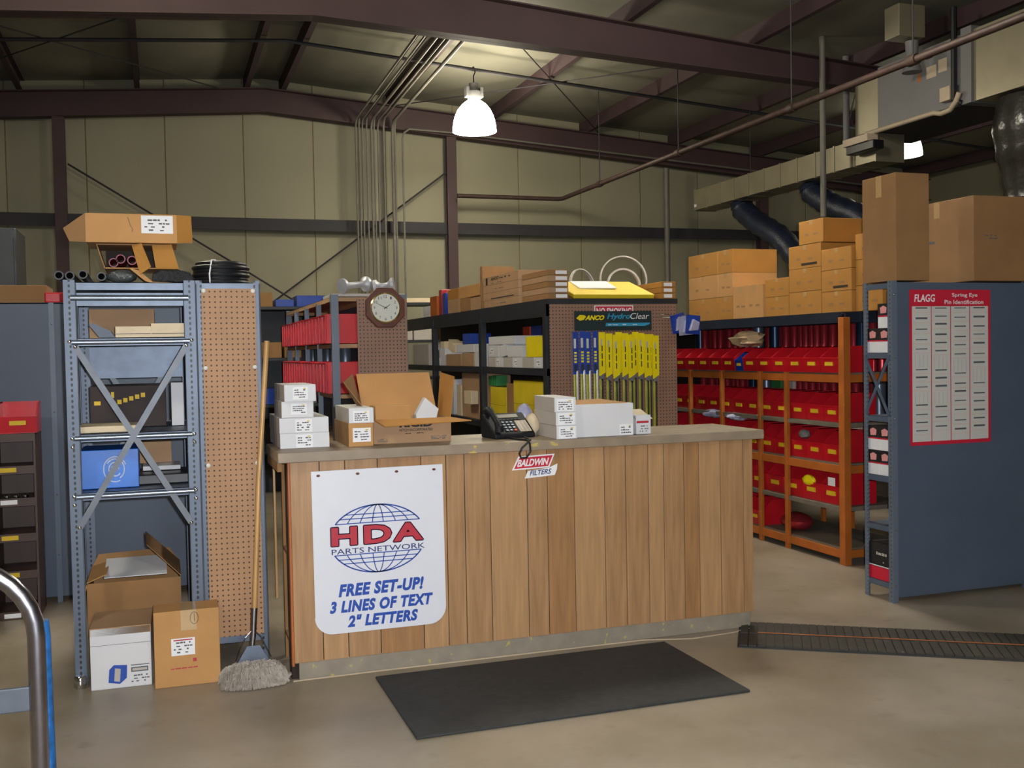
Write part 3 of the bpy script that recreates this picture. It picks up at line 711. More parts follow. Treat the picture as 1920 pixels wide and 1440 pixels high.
for dx, dz in ((-1, 0), (1, 0), (0, 1), (0, -1), (.7, .7), (-.7, -.7), (.7, -.7), (-.7, .7)):
    letters(mk, 'HDA', .737+dx*.0048, .623+dz*.0048, .445, .088, M_navy, 'F', -.0012, .04, 0, 1.2)
letters(mk, 'HDA', .737, .623, .445, .088, M_redprint, 'F', -.0018, .04, 0, 1.2)
letters(mk, 'PARTS NETWORK', .737, .582, .452, .026, M_navy, 'F', -.0012, .004)
letters(mk, 'FREE SET-UP!', .765, .378, .415, .062, M_blueprint, 'F', -.0012, .05, .22, 1.1, .004)
letters(mk, '3 LINES OF TEXT', .722, .303, .502, .058, M_blueprint, 'F', -.0012, .05, .22, 1.1)
letters(mk, '2" LETTERS', .805, .231, .343, .058, M_blueprint, 'F', -.0012, .05, .22, 1.1)
mk.build('lettering', SG)
# filter sticker sign
BS = thing('filter_brand_sticker', 'small red and white slanted sticker near the top of the counter front', 'sticker', (0, 4.8315, 0))
mk = MB()
mk.prism([(1.645, .932), (1.680, 1.000), (1.875, 1.006), (1.845, .938)], .0012, M_paper, 'F', -.0012)
mk.prism([(1.712, .888), (1.730, .925), (1.842, .936), (1.890, .955), (1.886, .925), (1.874, .897)], .0012, M_paper, 'F', -.0012)
mk.build('sticker_backing', BS)
MB().prism([(1.657, .939), (1.686, .993), (1.865, .999), (1.839, .945)], .0008, M_redside, 'F', -.002).build('red_field', BS)
mk = MB()
letters(mk, 'BALDWIN', 1.672, .948, .172, .036, M_paper, 'F', -.0024, .03, .35, .95, .004)
letters(mk, 'FILTERS', 1.738, .900, .118, .026, M_navy, 'F', -.0024, .02, .3, 1, .006); mk.build('lettering', BS)

# boxes on the counter
ZC = 1.0805
def wbox(label, loc, size, st, m=M_white, side=M_whiteg, rot=0):  # left faces in darker board, their shade put into the colour
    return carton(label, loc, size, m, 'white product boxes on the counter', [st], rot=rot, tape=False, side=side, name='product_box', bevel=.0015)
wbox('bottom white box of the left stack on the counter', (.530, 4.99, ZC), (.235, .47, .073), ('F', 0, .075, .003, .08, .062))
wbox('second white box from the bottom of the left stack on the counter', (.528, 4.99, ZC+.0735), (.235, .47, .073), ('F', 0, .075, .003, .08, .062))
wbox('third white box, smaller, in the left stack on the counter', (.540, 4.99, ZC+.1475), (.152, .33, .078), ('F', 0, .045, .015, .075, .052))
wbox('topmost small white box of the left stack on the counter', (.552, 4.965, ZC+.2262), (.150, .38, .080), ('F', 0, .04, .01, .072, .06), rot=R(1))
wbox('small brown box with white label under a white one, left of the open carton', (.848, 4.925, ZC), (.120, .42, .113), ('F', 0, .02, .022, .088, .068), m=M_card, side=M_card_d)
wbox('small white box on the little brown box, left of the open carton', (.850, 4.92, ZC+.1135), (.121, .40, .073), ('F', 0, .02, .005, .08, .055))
t = thing('open_cardboard_box', 'open cardboard carton with raised flaps in the middle left of the counter', 'box', (.985, 5.005, ZC), (0, 0, R(-1.5)))
W, D, Hh = .395, .30, .118; tk = .004
mb = MB(); mb.box((0, 0, 0), (W, tk, Hh), M_card_p).box((0, D-tk, 0), (W, D, Hh), M_card_p).box((0, tk, 0), (tk, D-tk, Hh), M_card_p).box((W-tk, tk, 0), (W, D-tk, Hh), M_card_p).box((tk, tk, 0), (W-tk, D-tk, tk), M_card_p); mb.build('carton_body', t)
flap([(.00, D, Hh), (W, D, Hh), (W-.03, D+.05, Hh+.225), (-.025, D+.05, Hh+.225)], M_card, t)
flap([(-.00, D, Hh), (0, .02, Hh), (-.125, .14, Hh+.19), (-.045, D+.05, Hh+.225)], M_card_d, t)
flap([(W, D, Hh), (W, .02, Hh), (W+.05, .12, Hh+.205), (W+.03, D+.04, Hh+.225)], M_card_y, t)
flap([(.0, 0, Hh), (W, 0, Hh), (W+.075, -.12, Hh-.012), (.035, -.13, Hh-.025)], M_card_y, t)
mk = MB()
letters(mk, 'RIGID', .13, .078, .17, .036, M_blackp, 'F', -.001, .05)
letters(mk, 'HITCH INCORPORATED', .13, .058, .17, .013, M_blackp, 'F', -.001, .02)
letters(mk, 'MECHANICAL EQUIPMENT', .16, .033, .11, .006, M_blackp, 'F', -.001, .01) if False else scribble(mk, .16, .044, .11, .008, 1, 'F', -.001, M_blackp, 4)
scribble(mk, .02, .008, .05, .02, 3, 'F', -.001, M_ink, 6); scribble(mk, .29, .012, .08, .02, 3, 'F', -.001, M_ink, 7)
mk.build('print', t)
t2 = carton('small brown carton lying inside the open carton on the counter', (1.012, 5.08, ZC+.085), (.185, .12, .10), M_card, rot=R(3))
tag(MB().prism([(0, 0), (.10, 0), (.115, .055), (.045, .115), (-.005, .03)], .05, M_white, 'F', 0).build('folded_white_box', loc=(1.225, 5.08, ZC+.105), bevel=.002), 'folded white box standing inside the open carton on the counter', 'box')
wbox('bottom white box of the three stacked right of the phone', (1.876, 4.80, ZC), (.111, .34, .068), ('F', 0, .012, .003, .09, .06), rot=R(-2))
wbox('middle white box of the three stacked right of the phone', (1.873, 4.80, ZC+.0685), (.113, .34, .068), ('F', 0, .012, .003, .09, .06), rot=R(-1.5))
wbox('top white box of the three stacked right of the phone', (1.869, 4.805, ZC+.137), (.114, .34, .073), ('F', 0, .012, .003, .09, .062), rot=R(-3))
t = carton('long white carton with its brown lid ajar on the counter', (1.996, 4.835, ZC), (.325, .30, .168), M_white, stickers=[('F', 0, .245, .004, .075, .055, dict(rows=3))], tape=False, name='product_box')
flap([(0, 0.02, .168), (.30, .02, .171), (.22, .2, .185), (0, .2, .18)], M_card, t)
t = carton('small white and red carton at the right end of the boxes on the counter', (2.348, 4.86, ZC), (.085, .16, .10), M_white, tape=False, name='product_box', marks=[lambda mk: (rect(mk, .002, .058, .07, .012, M_redprint, 'F', -.0004), scribble(mk, .02, .01, .05, .04, 3, 'F', -.0004))])
flap([(0, .0, .082), (.095, 0, .082), (.085, .12, .125), (0, .12, .125)], M_cream, t)

# desk phone
M_phone = mat('phone_plastic', '#17181c', .6, spec=.25)
PH = thing('desk_phone', 'black office desk phone with handset and paper directory on the counter', 'phone', (1.70, 4.97, ZC), (0, 0, R(8)))
S = Matrix.Rotation(R(38), 4, 'X')
MB().prism([(0, 0), (.17, 0), (.17, .115), (.15, .125), (.0, .022)], .235, M_phone, 'S', -.10).build('phone_base', PH, bevel=.008)
def on(x, u, h, sx, su, sh, m, nm, mbx=None):
    """piece on the sloping top: x across, u up the slope"""
    ang = math.atan2(.103, .15); Mx = Matrix.Translation((0, .0, .022)) @ Matrix.Rotation(ang, 4, 'X')
    (mbx or MB()).box((x, u, h), (x+sx, u+su, h+sh), m, Mx)
    return mbx
mb = MB(); on(-.03, .135, 0, .12, .028, .003, mat('lcd_grey', '#56503f', .3), '', mb); mb.build('display', PH)
mb = MB(); on(-.03, .02, 0, .07, .09, .001, M_phone, '', mb); kp = mb.build('keypad', PH)
for i in range(4):
    for j in range(3):
        mb = MB(); on(-.025+j*.024, .025+i*.022, .001, .014, .010, .004, M_orangepl if (i == 0 and j == 2) else M_greycan, '', mb); mb.build('key', kp)
mb = MB()
for j in range(6): on(-.03+j*.022, .115, 0, .015, .008, .004, M_greysteel, '', mb)
mb.build('function_keys', PH)
mb = MB(); on(.055, .018, 0, .065, .09, .002, M_cream, '', mb)
for k in range(3): on(.058+.021*k, .02, .002, .013, .082, .0006, M_whiteg, '', mb)
mb.build('directory_card', PH)
Mh = Matrix.Translation((-.075, .0, .022)) @ Matrix.Rotation(math.atan2(.103, .15), 4, 'X')
pts = [Mh @ Vector(p) for p in ((0, .012, .012), (0, .022, .03), (0, .06, .038), (0, .12, .038), (0, .165, .032), (0, .18, .014))]
MB().tube(pts, .02, M_phone, 10, rs=[.024, .022, .015, .015, .022, .025]).build('handset', PH, smooth=True)
tag(MB().tube([(1.655, 4.99, 1.094), (1.665, 4.93, 1.088), (1.685, 4.85, 1.086), (1.708, 4.79, 1.086), (1.722, 4.772, 1.07), (1.722, 4.766, 1.03), (1.70, 4.764, 1.00), (1.672, 4.765, 1.0), (1.664, 4.766, 1.022), (1.680, 4.768, 1.05), (1.712, 4.772, 1.075), (1.735, 4.80, 1.086), (1.745, 4.85, 1.086), (1.75, 4.93, 1.087)], .0055, M_black, 8).build('phone_cord', smooth=True), 'black phone cord looping over the counter edge', 'cord')
blob('plastic_bag', 'small crumpled bag of hardware between the phone and the three white boxes', 'bag', (1.855, 5.10, ZC), (.07, .12, .12), M_cream, 9, .1)
blob('plastic_bag', 'blue-white crumpled plastic behind the phone', 'bag', (1.86, 5.24, ZC+.0), (.09, .1, .165), M_clear, 5, .1)

# dust mop
DM = thing('dust_mop', 'wooden-handled dust mop leaning beside the pegboard', 'mop', (.372, 4.95, 0))
MB().tube([(.016, .03, .30), (.06, .10, .95), (.118, .145, 1.60)], .0125, M_handle, 12).build('handle', DM, smooth=True)
MB().tube([(-.004, .0, .13), (.006, .012, .2), (.016, .03, .33)], .016, M_chromed, 12, rs=[.010, .014, .0165]).build('socket', DM, smooth=True)
MB().tube([(-.075, -.01, .10), (-.03, 0, .2), (.006, .012, .235), (.04, 0, .2), (.085, -.01, .10)], .0025, M_chromed, 6).build('wire_frame', DM)
MB().prism([(-.07, .085), (.075, .085), (.035, .16), (-.025, .16)], .006, M_gal, 'F', -.01).build('clamp_plate', DM, bevel=.001)
rnd = random.Random(11); mb = MB()
for i in range(2600):
    u = rnd.uniform(-1, 1); a = rnd.uniform(0, math.pi); fr = math.sqrt(max(0, 1-abs(u)**2.6))
    bxx = u*.130; h = .105*(.35+.65*fr); dy = math.cos(a)*(.06+.05*fr); dz = abs(math.sin(a))*h
    p0 = Vector((bxx, dy*.5-.03, dz*.75+.01)); p2 = Vector((bxx*1.15+rnd.uniform(-.015, .015), dy*1.25-.03+rnd.uniform(-.01, .01), max(.004, dz*.85-.03+rnd.uniform(-.015, .02))))
    p1 = (p0+p2)/2+Vector((rnd.uniform(-.008, .008), 0, .014))
    mb.tube([p0, p1, p2], .0022, M_mop, 3, cap=False)
o = mb.build('mop_yarn', DM); o['kind'] = 'stuff'
MB().lathe([(0, .0), (.10, .0), (.11, .03), (.09, .07), (0, .085)], M_mop, 20, M=Matrix.Diagonal((1.3, .65, 1)).to_3x3(), c=(.0, -.03, .0)).build('mop_core', DM, smooth=True)
tag(blob('dust_pile', 'grey clump of mop yarn spreading to the counter foot', 'lint', (.50, 4.90, 0), (.09, .1, .035), M_mop, 2, .2), 'grey tuft of lint between the mop and the counter foot', 'lint')

# mats on the floor
tag(bx('rubber_mat', (0, 0, 0), (1.515, .82, .012), M_mat, None, (.914, 3.912, 0), bevel=.004), 'flat black rubber mat on the floor before the counter', 'mat')
t = thing('link_mat', 'long black ribbed runner of links with an orange seam, lying at an angle at right', 'mat', (2.735, 4.525, 0), (0, 0, R(-32.8)))
bx('mat_base', (0, 0, 0), (2.6, .48, .006), M_mat, t)
for i in range(58):
    for j in range(2):
        bx('slat', (.012+i*.0445, .012+j*.235, .006), (.012+i*.0445+.038, .228+j*.235, .013), M_runner, t) if (i, j) == (0, 0) else None
s0 = [c for c in t.children if c.name.startswith('slat')][0]
for i in range(58):
    for j in range(2):
        if (i, j) == (0, 0): continue
        c = s0.copy(); COL.objects.link(c); c.parent = t; c.location = (i*.0445, j*.235, 0)
MB().tube([(.1, .235, .018), (2.55, .237, .018)], .0022, M_orange, 6).build('orange_seam', t)

# ------------------------------------------------------------------ hand truck at lower left
HT = thing('hand_truck', 'chrome-tube hand truck with worn blue paint standing at the lower left edge', 'hand truck', (-.19, 1.72, 0))
def arc(cx, cz, r, a0, a1, n=8): return [(cx+r*math.cos(R(a0+(a1-a0)*i/n)), 0, cz+r*math.sin(R(a0+(a1-a0)*i/n))) for i in range(n+1)]
pts = [(0, 0, .12), (-.003, 0, .85)]+arc(-.118, 1.105, .115, 0, 90)+arc(-.235, 1.105, .115, 90, 180)+[(-.347, 0, .85), (-.35, 0, .12)]
pts[2:] = pts[2:]
MB().tube(pts, .0135, M_chromed, 16).build('frame_tube', HT, smooth=True)
MB().tube([(.007, .010, .12), (.005, .010, .85), (.003, .010, 1.10), (.001, .010, 1.125)], .0135, M_bluetube, 12).build('blue_paint_tube', HT, smooth=True)  # second tube standing in for blue paint on the frame tube's side
for z in (.99, .60, .25):
    bx('cross_strap', (-.352, -.004, z), (.0, .004, z+.038), M_greysteel, HT, bevel=.002)
bx('toe_plate', (-.40, -.22, .015), (.05, .03, .025), M_greysteel, HT, bevel=.002)
bx('axle_bracket', (-.36, 0, .02), (.01, .03, .14), M_greysteel, HT)
for x in (-.43, .045):
    wh = MB().lathe([(.03, -.025), (.12, -.03), (.127, 0), (.12, .03), (.03, .025)], M_black, 24, M=Matrix.Rotation(R(90), 3, 'Y'), c=(x, .10, .127)).build('wheel', HT, smooth=True)
    MB().lathe([(0, -.032), (.035, -.032), (.035, .032), (0, .032)], M_greysteel, 16, M=Matrix.Rotation(R(90), 3, 'Y'), c=(x, .10, .127)).build('hub', wh, smooth=True)

# ------------------------------------------------------------------ rear shelving row at left (blue-grey panels)
t = thing('steel_shelving', 'blue-grey steel shelving with closed panels standing behind the left rack', 'shelving', (-3.0, 7.0, 0))
for a, b in ((0, 1.15), (1.16, 2.355), (2.37, 3.2)):
    MB().box((a, 0, .035), (b, .012, 1.885), M_bluegrey).box((a, 0, 1.875), (b, .45, 1.885), M_bluegrey).build('back_panel', t, bevel=.002)
    for z in (.1, .5, .9, 1.3, 1.7): bx('shelf', (a, .012, z), (b, .45, z+.02), M_bluegrey, t)
for x in (.0, 1.13, 2.345, 3.17):
    mb = MB(); mb.box((0, -.004, 0), (.03, .026, 1.885), M_bgpost); mb.build('post', t, (x, 0, 0))
bolts(t, [(x, -.004, z) for x in (2.36, 3.18) for z in (1.75, 1.2, .68, .3)], M_chrome, .006)
tag(bx('red_case', (0, 0, 0), (.12, .25, .065), M_red, None, (-.68, 7.05, 1.886), bevel=.008), 'small red plastic case on top of the blue-grey shelving', 'case')
carton('long brown carton on top of the blue-grey shelving at left', (-1.8, 7.2, 1.886), (1.12, .4, .12), M_card_d)
t = thing('dark_cabinet', 'tall dark cabinet far back at the left edge', 'cabinet', (-2.6, 9.0, 0))
bx('cabinet_body', (0, 0, 0), (1.54, .6, 2.58), M_blackrack, t, bevel=.01); bx('door', (.02, -.02, .05), (.76, 0, 2.5), M_blackrack, t); bx('door', (.78, -.02, .05), (1.52, 0, 2.5), M_blackrack, t)

# brown parts cabinet with pigeonholes
t = thing('parts_cabinet', 'dark brown steel bin cabinet with yellow labels at the left edge', 'cabinet', (-1.95, 6.62, 0))
W, D, Hh = 1.235, .33, 1.09
MB().box((0, D-.01, 0), (W, D, Hh), M_brown).box((0, 0, 0), (.012, D, Hh), M_brown).box((W-.012, 0, 0), (W, D, Hh), M_brown).build('cabinet_body', t)
zs = [.03, .27, .49, .70, .89, 1.08]
for z in zs: MB().box((.012, 0, z-.01), (W-.012, D-.01, z+.01), M_brown).box((0, -.004, z-.03), (W, 0, z+.018), M_brown).build('shelf', t)
for x in (.2, .4, .6, .8, 1.0):
    for a, b in zip(zs, zs[1:]): bx('divider', (x, .01, a+.01), (x+.006, D-.01, b-.01), M_brown, t)
for i, z in enumerate(zs[:-1]):
    for j in range(6):
        bx('label_card', (.04+.2*j, -.0055, z-.018), (.13+.2*j, -.004, z+.008), M_paper if (i == 3 and j == 5) or (i+j) % 5 == 0 else M_yel, t)
for i in range(4):
    tag(MB().lathe([(.01, 0), (.018, .004), (.018, .02), (0, .026)], M_chrome, 10, c=(-.93+.05*i, 6.66, .712-.0)).build('metal_fitting', smooth=True), 'small shiny fitting in the brown cabinet, %s from its left' % ORD[i], 'fitting', 'fittings in the brown cabinet')

# ------------------------------------------------------------------ storage bins
def bin_(label, loc, w, d, h, m, group, lab=True, holder=False):
    """hopper bin opening towards -X; loc = front lower corner (min x, min y)"""
    t = thing('storage_bin', label, 'bin', loc, group=group)
    e = .004; mb = MB()
    side = [(0.012, 0), (d, 0), (d, h), (d*.36, h), (.0, h*.56)]
    for y in (0, w-e):
        vs = [(x, y, z) for x, z in side]+[(x, y+e, z) for x, z in side]; n = 5
        mb.raw(vs, [tuple(range(n)), tuple(range(2*n-1, n-1, -1))]+[(i, n+i, n+(i+1) % n, (i+1) % n) for i in range(n)], m)
    mb.box((.012, e, 0), (d, w-e, e), m).box((d-e, e, e), (d, w-e, h), m)
    mb.raw([(.012, e, e), (.012, w-e, e), (0, w-e, h*.56), (0, e, h*.56), (.012+e, e, e), (.012+e, w-e, e), (e, w-e, h*.56), (e, e, h*.56)], [(0, 1, 2, 3), (4, 7, 6, 5), (3, 2, 6, 7)], m)
    mb.box((-.006, -.002, h*.54), (.008, w+.002, h*.58), m)
    mb.box((d*.36, -.003, h-.006), (d, .004, h), m).box((d*.36, w-.004, h-.006), (d, w+.003, h), m)
    bb = mb.build('bin_body', t)
    if lab:
        bx('label_card', (-.0035, w*.28, h*.27), (.006, w*.70, h*.41), M_yel, bb)
    return t
proto = {}
def tall_bin(label, loc, w, d, h, m, group):
    t = thing('storage_bin', label, 'bin', loc, group=group); e = .004; mb = MB()
    mb.box((0, 0, 0), (d, e, h), m).box((0, w-e, 0), (d, w, h), m).box((0, e, 0), (d, w-e, e), m).box((0, e, e), (e, w-e, h*.94), m).box((d-e, e, e), (d, w-e, h), m)
    for q in (0.0, .5, 1.0): mb.box((-.010, max(0, q*w-.006), .004), (0, min(w, q*w+.006), h*.97), m)
    mb.box((-.012, -.001, h*.92), (e, w+.001, h*.97), m)
    mb.build('bin_body', t, bevel=.003); return t
def bins(key, label, loc, w, d, h, m, group, lab=True):
    k = (key, round(w, 3), d, h, m.name, lab)
    if k not in proto: proto[k] = tall_bin(label, loc, w, d, h, m, group) if key == 'c' else bin_(label, loc, w, d, h, m, group, lab); return proto[k]
    return dup(proto[k], loc, label, group=group)
bins('l', 'red plastic bin on the brown cabinet at the left edge, right one', (-.90, 6.63, 1.098), .21, .22, .18, M_red, 'red bins on the brown cabinet').rotation_euler = (0, 0, R(90))
bpy.data.objects['storage_bin'].location = (-.70, 6.60, 1.10)
b_ = dup(bpy.data.objects['storage_bin'], (-.93, 6.60, 1.10), 'red plastic bin on the brown cabinet at the left edge, left one')

# ------------------------------------------------------------------ clock rack (punched angle shelving)
CR = shelving('angle-iron shelving with red bins behind the counter, clock on its end', (1.09, 6.9, 0), .52, 2.6, 1.93, (1.915, 1.60, 1.26, .9, .5), M_bgpost, M_card_p, lip=.03, pw=.05)
for y in (.65, 1.3, 1.95): MB().box((-.004, y-.001, 0), (.0, y+.027, 1.9), M_bgpost).box((0, y-.001, 0), (.03, y+.003, 1.9), M_bgpost).build('post', CR)
bx('pegboard_panel', (.172, -.012, .35), (.515, -.005, 1.9), M_peg2, CR)
bx('backdrop_sheet', (.3, .2, .6), (.305, 2.5, 1.88), M_bluegrey, CR)
for i in range(8):
    yy = 6.935+.65*(i//2)+.312*(i % 2)
    bins('c', 'tall red bin, upper shelf of the clock rack, %s from the near post' % ORD[i], (1.06, yy, 1.602), .30, .3, .20, M_red, 'upper red bins of the clock rack', False)
    bins('c', 'tall red bin, lower shelf of the clock rack, %s from the near post' % ORD[i], (1.06, yy, 1.262), .30, .3, .215, M_red, 'lower red bins of the clock rack', False)
for i in range(6):
    yy = 7.15+.4*i
    for lv, (z, w_) in enumerate(((1.902, 'upper'),)):
        pass
    o = MB().lathe([(.045, 0), (.045, .13), (.038, .14), (0, .14)], M_greycan, 14, c=(1.22, yy, 1.452)).build('metal_canister', smooth=True)
    tag(o, 'dark metal canister above the lower bins of the clock rack, %s from near end' % ORD[i], 'canister', 'canisters on the clock rack')
    o.location.z = 0
carton('brown carton on the middle level of the clock rack beside the pegboard', (1.15, 6.93, .902), (.10, .14, .2), M_card_d, tape=False)
carton('orange-brown part box beside the pegboard, between red bins of the clock rack', (1.395, 6.93, 1.602), (.12, .2, .16), M_card_d, tape=False)
# clock
CK = thing('wall_clock', 'octagonal mahogany wall clock with white dial on the narrow pegboard', 'clock', (1.450, 6.884, 1.838))
oc = lambda r: [(r*math.cos(R(22.5+45*i)), r*math.sin(R(22.5+45*i))) for i in range(8)]
MB().prism(oc(.145), .03, M_mahog, 'F', -.03).build('clock_frame', CK, bevel=.006)
MB().lathe([(.106, 0), (.106, .008), (.098, .012), (.094, .008), (.094, 0)], M_brass, 40, M=Matrix.Rotation(R(90), 3, 'X'), c=(0, -.03, 0)).build('bezel', CK, smooth=True)
MB().prism([(.095*math.cos(R(a)), .095*math.sin(R(a))) for a in range(0, 360, 9)], .003, M_dial, 'F', -.034).build('dial', CK); DL = [c for c in CK.children if c.name.startswith('dial')][0]
mk = MB()
for i in range(1, 13):
    a = R(90-30*i); s = str(i); wd = .011*len(s)
    letters(mk, s, .076*math.cos(a)-wd/2, .076*math.sin(a)-.009, wd, .018, M_ink, 'F', -.0345, .01)
mk.build('numerals', DL)
def hand(nm, ang, ln, wd):
    d = Vector((math.cos(R(ang)), math.sin(R(ang)))); n_ = Vector((-d.y, d.x))*wd/2
    MB().prism([tuple(-d*.012+n_), tuple(-d*.012-n_), tuple(d*ln-n_*.4), tuple(d*ln+n_*.4)], .0012, M_blackp, 'F', -.037).build(nm, CK)
hand('minute_hand', 90-6*49.5, .065, .005); hand('hour_hand', 90-30*1.83, .04, .006)
# chrome spools on the rack
def spool(label, a, b, r=.05):
    a = Vector(a); b = Vector(b); L = (b-a).length; q = (b-a).to_track_quat('Z', 'Y').to_matrix()
    prof = [(0, 0), (r, 0), (r, .02), (r*.6, .035), (r*.42, .05), (r*.42, L-.05), (r*.6, L-.035), (r, L-.02), (r, L), (0, L)]
    tag(MB().lathe(prof, M_alu, 20, M=q, c=a).build('metal_spool', smooth=True), label, 'spool', 'steel spools on the clock rack')
spool('dull steel spool-shaped part on top of the clock rack, left one', (1.165, 6.90, 1.985), (1.36, 7.02, 2.01), .052)
spool('dull steel spool-shaped part on top of the clock rack, right one', (1.40, 6.98, 1.985), (1.53, 6.93, 2.00), .05)
tag(bx('wooden_board', (0, 0, 0), (.5, .4, .02), M_whiteg, None, (1.1, 6.91, 1.917)), 'thin grey board lying on top of the clock rack', 'board')

# ------------------------------------------------------------------ black rack with wiper display end
BK = thing('black_rack', 'long black steel rack full of part boxes, pegboard on its end', 'shelving', (2.68, 7.0, 0))
bx('top_deck', (0, 0, 1.868), (1.065, 5.0, 1.906), M_blackrack, BK)
for x in (0, 1.02):
    bx('side_beam', (x, .03, 1.78), (x+.045, 5.0, 1.868), M_blackrack, BK)
    for z in (1.34, .86, .3): bx('side_beam', (x, .03, z), (x+.045, 5.0, z+.055), M_blackrack, BK)
for z in (1.39, .91, .35): bx('shelf', (.045, .03, z-.02), (1.02, 5.0, z), M_blackrack, BK)
for y in (.03, 1.64, 3.3, 4.9):
    for x in (-.004, 1.02): bx('post', (x, y, 0), (x+.05, y+.07, 1.868), M_blackrack, BK)
bx('pegboard_panel', (.012, -.012, .3), (1.045, -.004, 1.866), M_peg2, BK)
bx('centre_divider', (.5, .03, .35), (.51, 4.9, 1.86), M_dark, BK)
def xbox(label, spec, m, depth=.3, xf=2.735, cat='box', name='part_box', group=None, st=False, **kw):
    y0, y1, z0, z1 = spec
    return carton(label, (xf, y0, z0), (depth, y1-y0, z1-z0), m, group, [('S', 0, -(y1-y0)*.8, (z1-z0)*.2, (y1-y0)*.3, (z1-z0)*.6, dict(rows=2, yl=False))] if st else (), name=name, cat=cat, tape=kw.get('tape', False), bevel=.002)
G1 = 'white part boxes on the upper shelf of the black rack'
z = 1.392
for i, (a, b) in enumerate(((7.17, 7.46), (7.47, 7.72), (7.73, 7.97), (7.98, 8.20), (8.21, 8.42), (8.43, 8.62))):
    xbox('low whitish part box in the black rack bottom row, %s from near end' % ORD[i], (a, b, z, z+.085), M_whiteg if i % 2 else M_white, group=G1, st=(i % 2 == 0))
xbox('bright yellow carton on the upper shelf of the black rack', (7.17, 7.63, z+.087, 1.64), M_yelpk, st=False)
xbox('long white box above the left of the black rack bay', (7.90, 8.60, 1.585, 1.655), M_white, group=G1)
xbox('small white box under the long one in the black rack', (8.33, 8.62, z+.087, 1.58), M_white, group=G1, st=True)
t = xbox('white box standing tilted in the black rack', (8.10, 8.30, z+.087, 1.58), M_white, depth=.25); t.rotation_euler = (R(-6), 0, 0); t.location.z += .015
xbox('white box right of the tilted one in the black rack', (7.72, 8.09, z+.087, 1.57), M_white, group=G1)
xbox('small white box just beyond the second post of the black rack', (8.90, 9.04, z, 1.53), M_white, group=G1)
xbox('brown carton in the second bay of the black rack', (9.06, 9.44, z, 1.52), M_card_p)
xbox('long white box lying on top of the second bay boxes', (9.06, 9.66, 1.525, 1.60), M_white, group=G1)
xbox('second brown carton deeper in the second bay of the black rack', (9.50, 10.02, z, 1.51), M_card_p)
xbox('tall white box in the second bay of the black rack', (10.08, 10.26, z, 1.57), M_white, group=G1)
xbox('large grey carton far along the black rack', (10.75, 11.45, z, 1.62), M_whiteg)
rnd = random.Random(77)
for i, (a, b, z0_, z1_) in enumerate(((8.92, 9.04, 1.531, 1.60), (9.68, 9.79, 1.525, 1.60), (10.02, 10.07, z, 1.50), (10.28, 10.42, z, 1.47), (10.44, 10.60, z, 1.50), (10.28, 10.44, 1.471, 1.55), (10.46, 10.6, 1.501, 1.58), (10.10, 10.24, 1.571, 1.64))):
    xbox('small pale part box scattered in the second bay of the black rack, %s from near' % ORD[i], (a, b, z0_, z1_), (M_white, M_cream, M_whiteg)[i % 3], depth=.2, group='scattered part boxes in the second bay')
t = xbox('narrow tan box leaning on the second bay boxes', (9.80, 9.96, 1.525, 1.62), M_cream, depth=.1); t.rotation_euler = (R(15), 0, 0)
xbox('blue and white box above the second bay of the black rack', (9.15, 9.42, 1.605, 1.70), M_bluebag, depth=.2)
xbox('orange box hanging high in the near bay of the black rack', (8.36, 8.55, 1.66, 1.75), M_orangepl, depth=.1) if False else None
for i, (a, b, m_) in enumerate(((7.2, 7.45, M_bluebag), (7.5, 7.8, M_mahog), (8.0, 8.35, M_bluebag), (8.38, 8.56, M_orangepl))):
    xbox(('blue box deep at the back of the near bay of the black rack', 'brown box deep at the back of the near bay of the black rack', 'second blue box at the back of the near bay of the black rack', 'orange box at the back of the near bay of the black rack')[i], (a, b, z, 1.74), m_, depth=.12, xf=3.04)
G2 = 'yellow cartons on the lower shelf of the black rack'
for k in range(2):
    xbox('long yellow carton in the near bay of the black rack, %s' % ('lower', 'upper')[k], (7.17, 7.95, .912+.19*k, 1.10+.19*k), M_yelbox, group=G2)
    xbox('shorter yellow carton beside the black post, %s' % ('lower', 'upper')[k], (8.14, 8.58, .912+.155*k, 1.065+.155*k), M_yelbox, group=G2)
xbox('dull olive carton between the yellow cartons', (7.96, 8.13, .912, 1.26), M_card_d)
xbox('green labelled can box behind the yellow cartons', (8.40, 8.52, 1.23, 1.32), M_green, depth=.1)
xbox('small green box beside the post behind the yellow cartons', (8.53, 8.62, 1.23, 1.31), M_green, depth=.1)
xbox('tall brown carton in the second bay under the black shelf', (8.90, 9.47, .912, 1.33), M_card_p)
xbox('small cream box before the tall brown carton', (8.93, 9.15, 1.05, 1.17), M_cream, xf=2.66, depth=.07)
xbox('upright white box far in the second bay', (9.77, 10.0, .912, 1.26), M_white)
xbox('narrow pink-edged box far in the second bay', (9.52, 9.66, .912, 1.21), M_cream)
t = tag(bx('black_module', (0, 0, 0), (.08, .3, .06), M_black, None, (2.66, 7.85, 1.08), bevel=.006), 'small black module lying against the yellow cartons', 'module')
t.location = (2.70, 7.85, .912); 
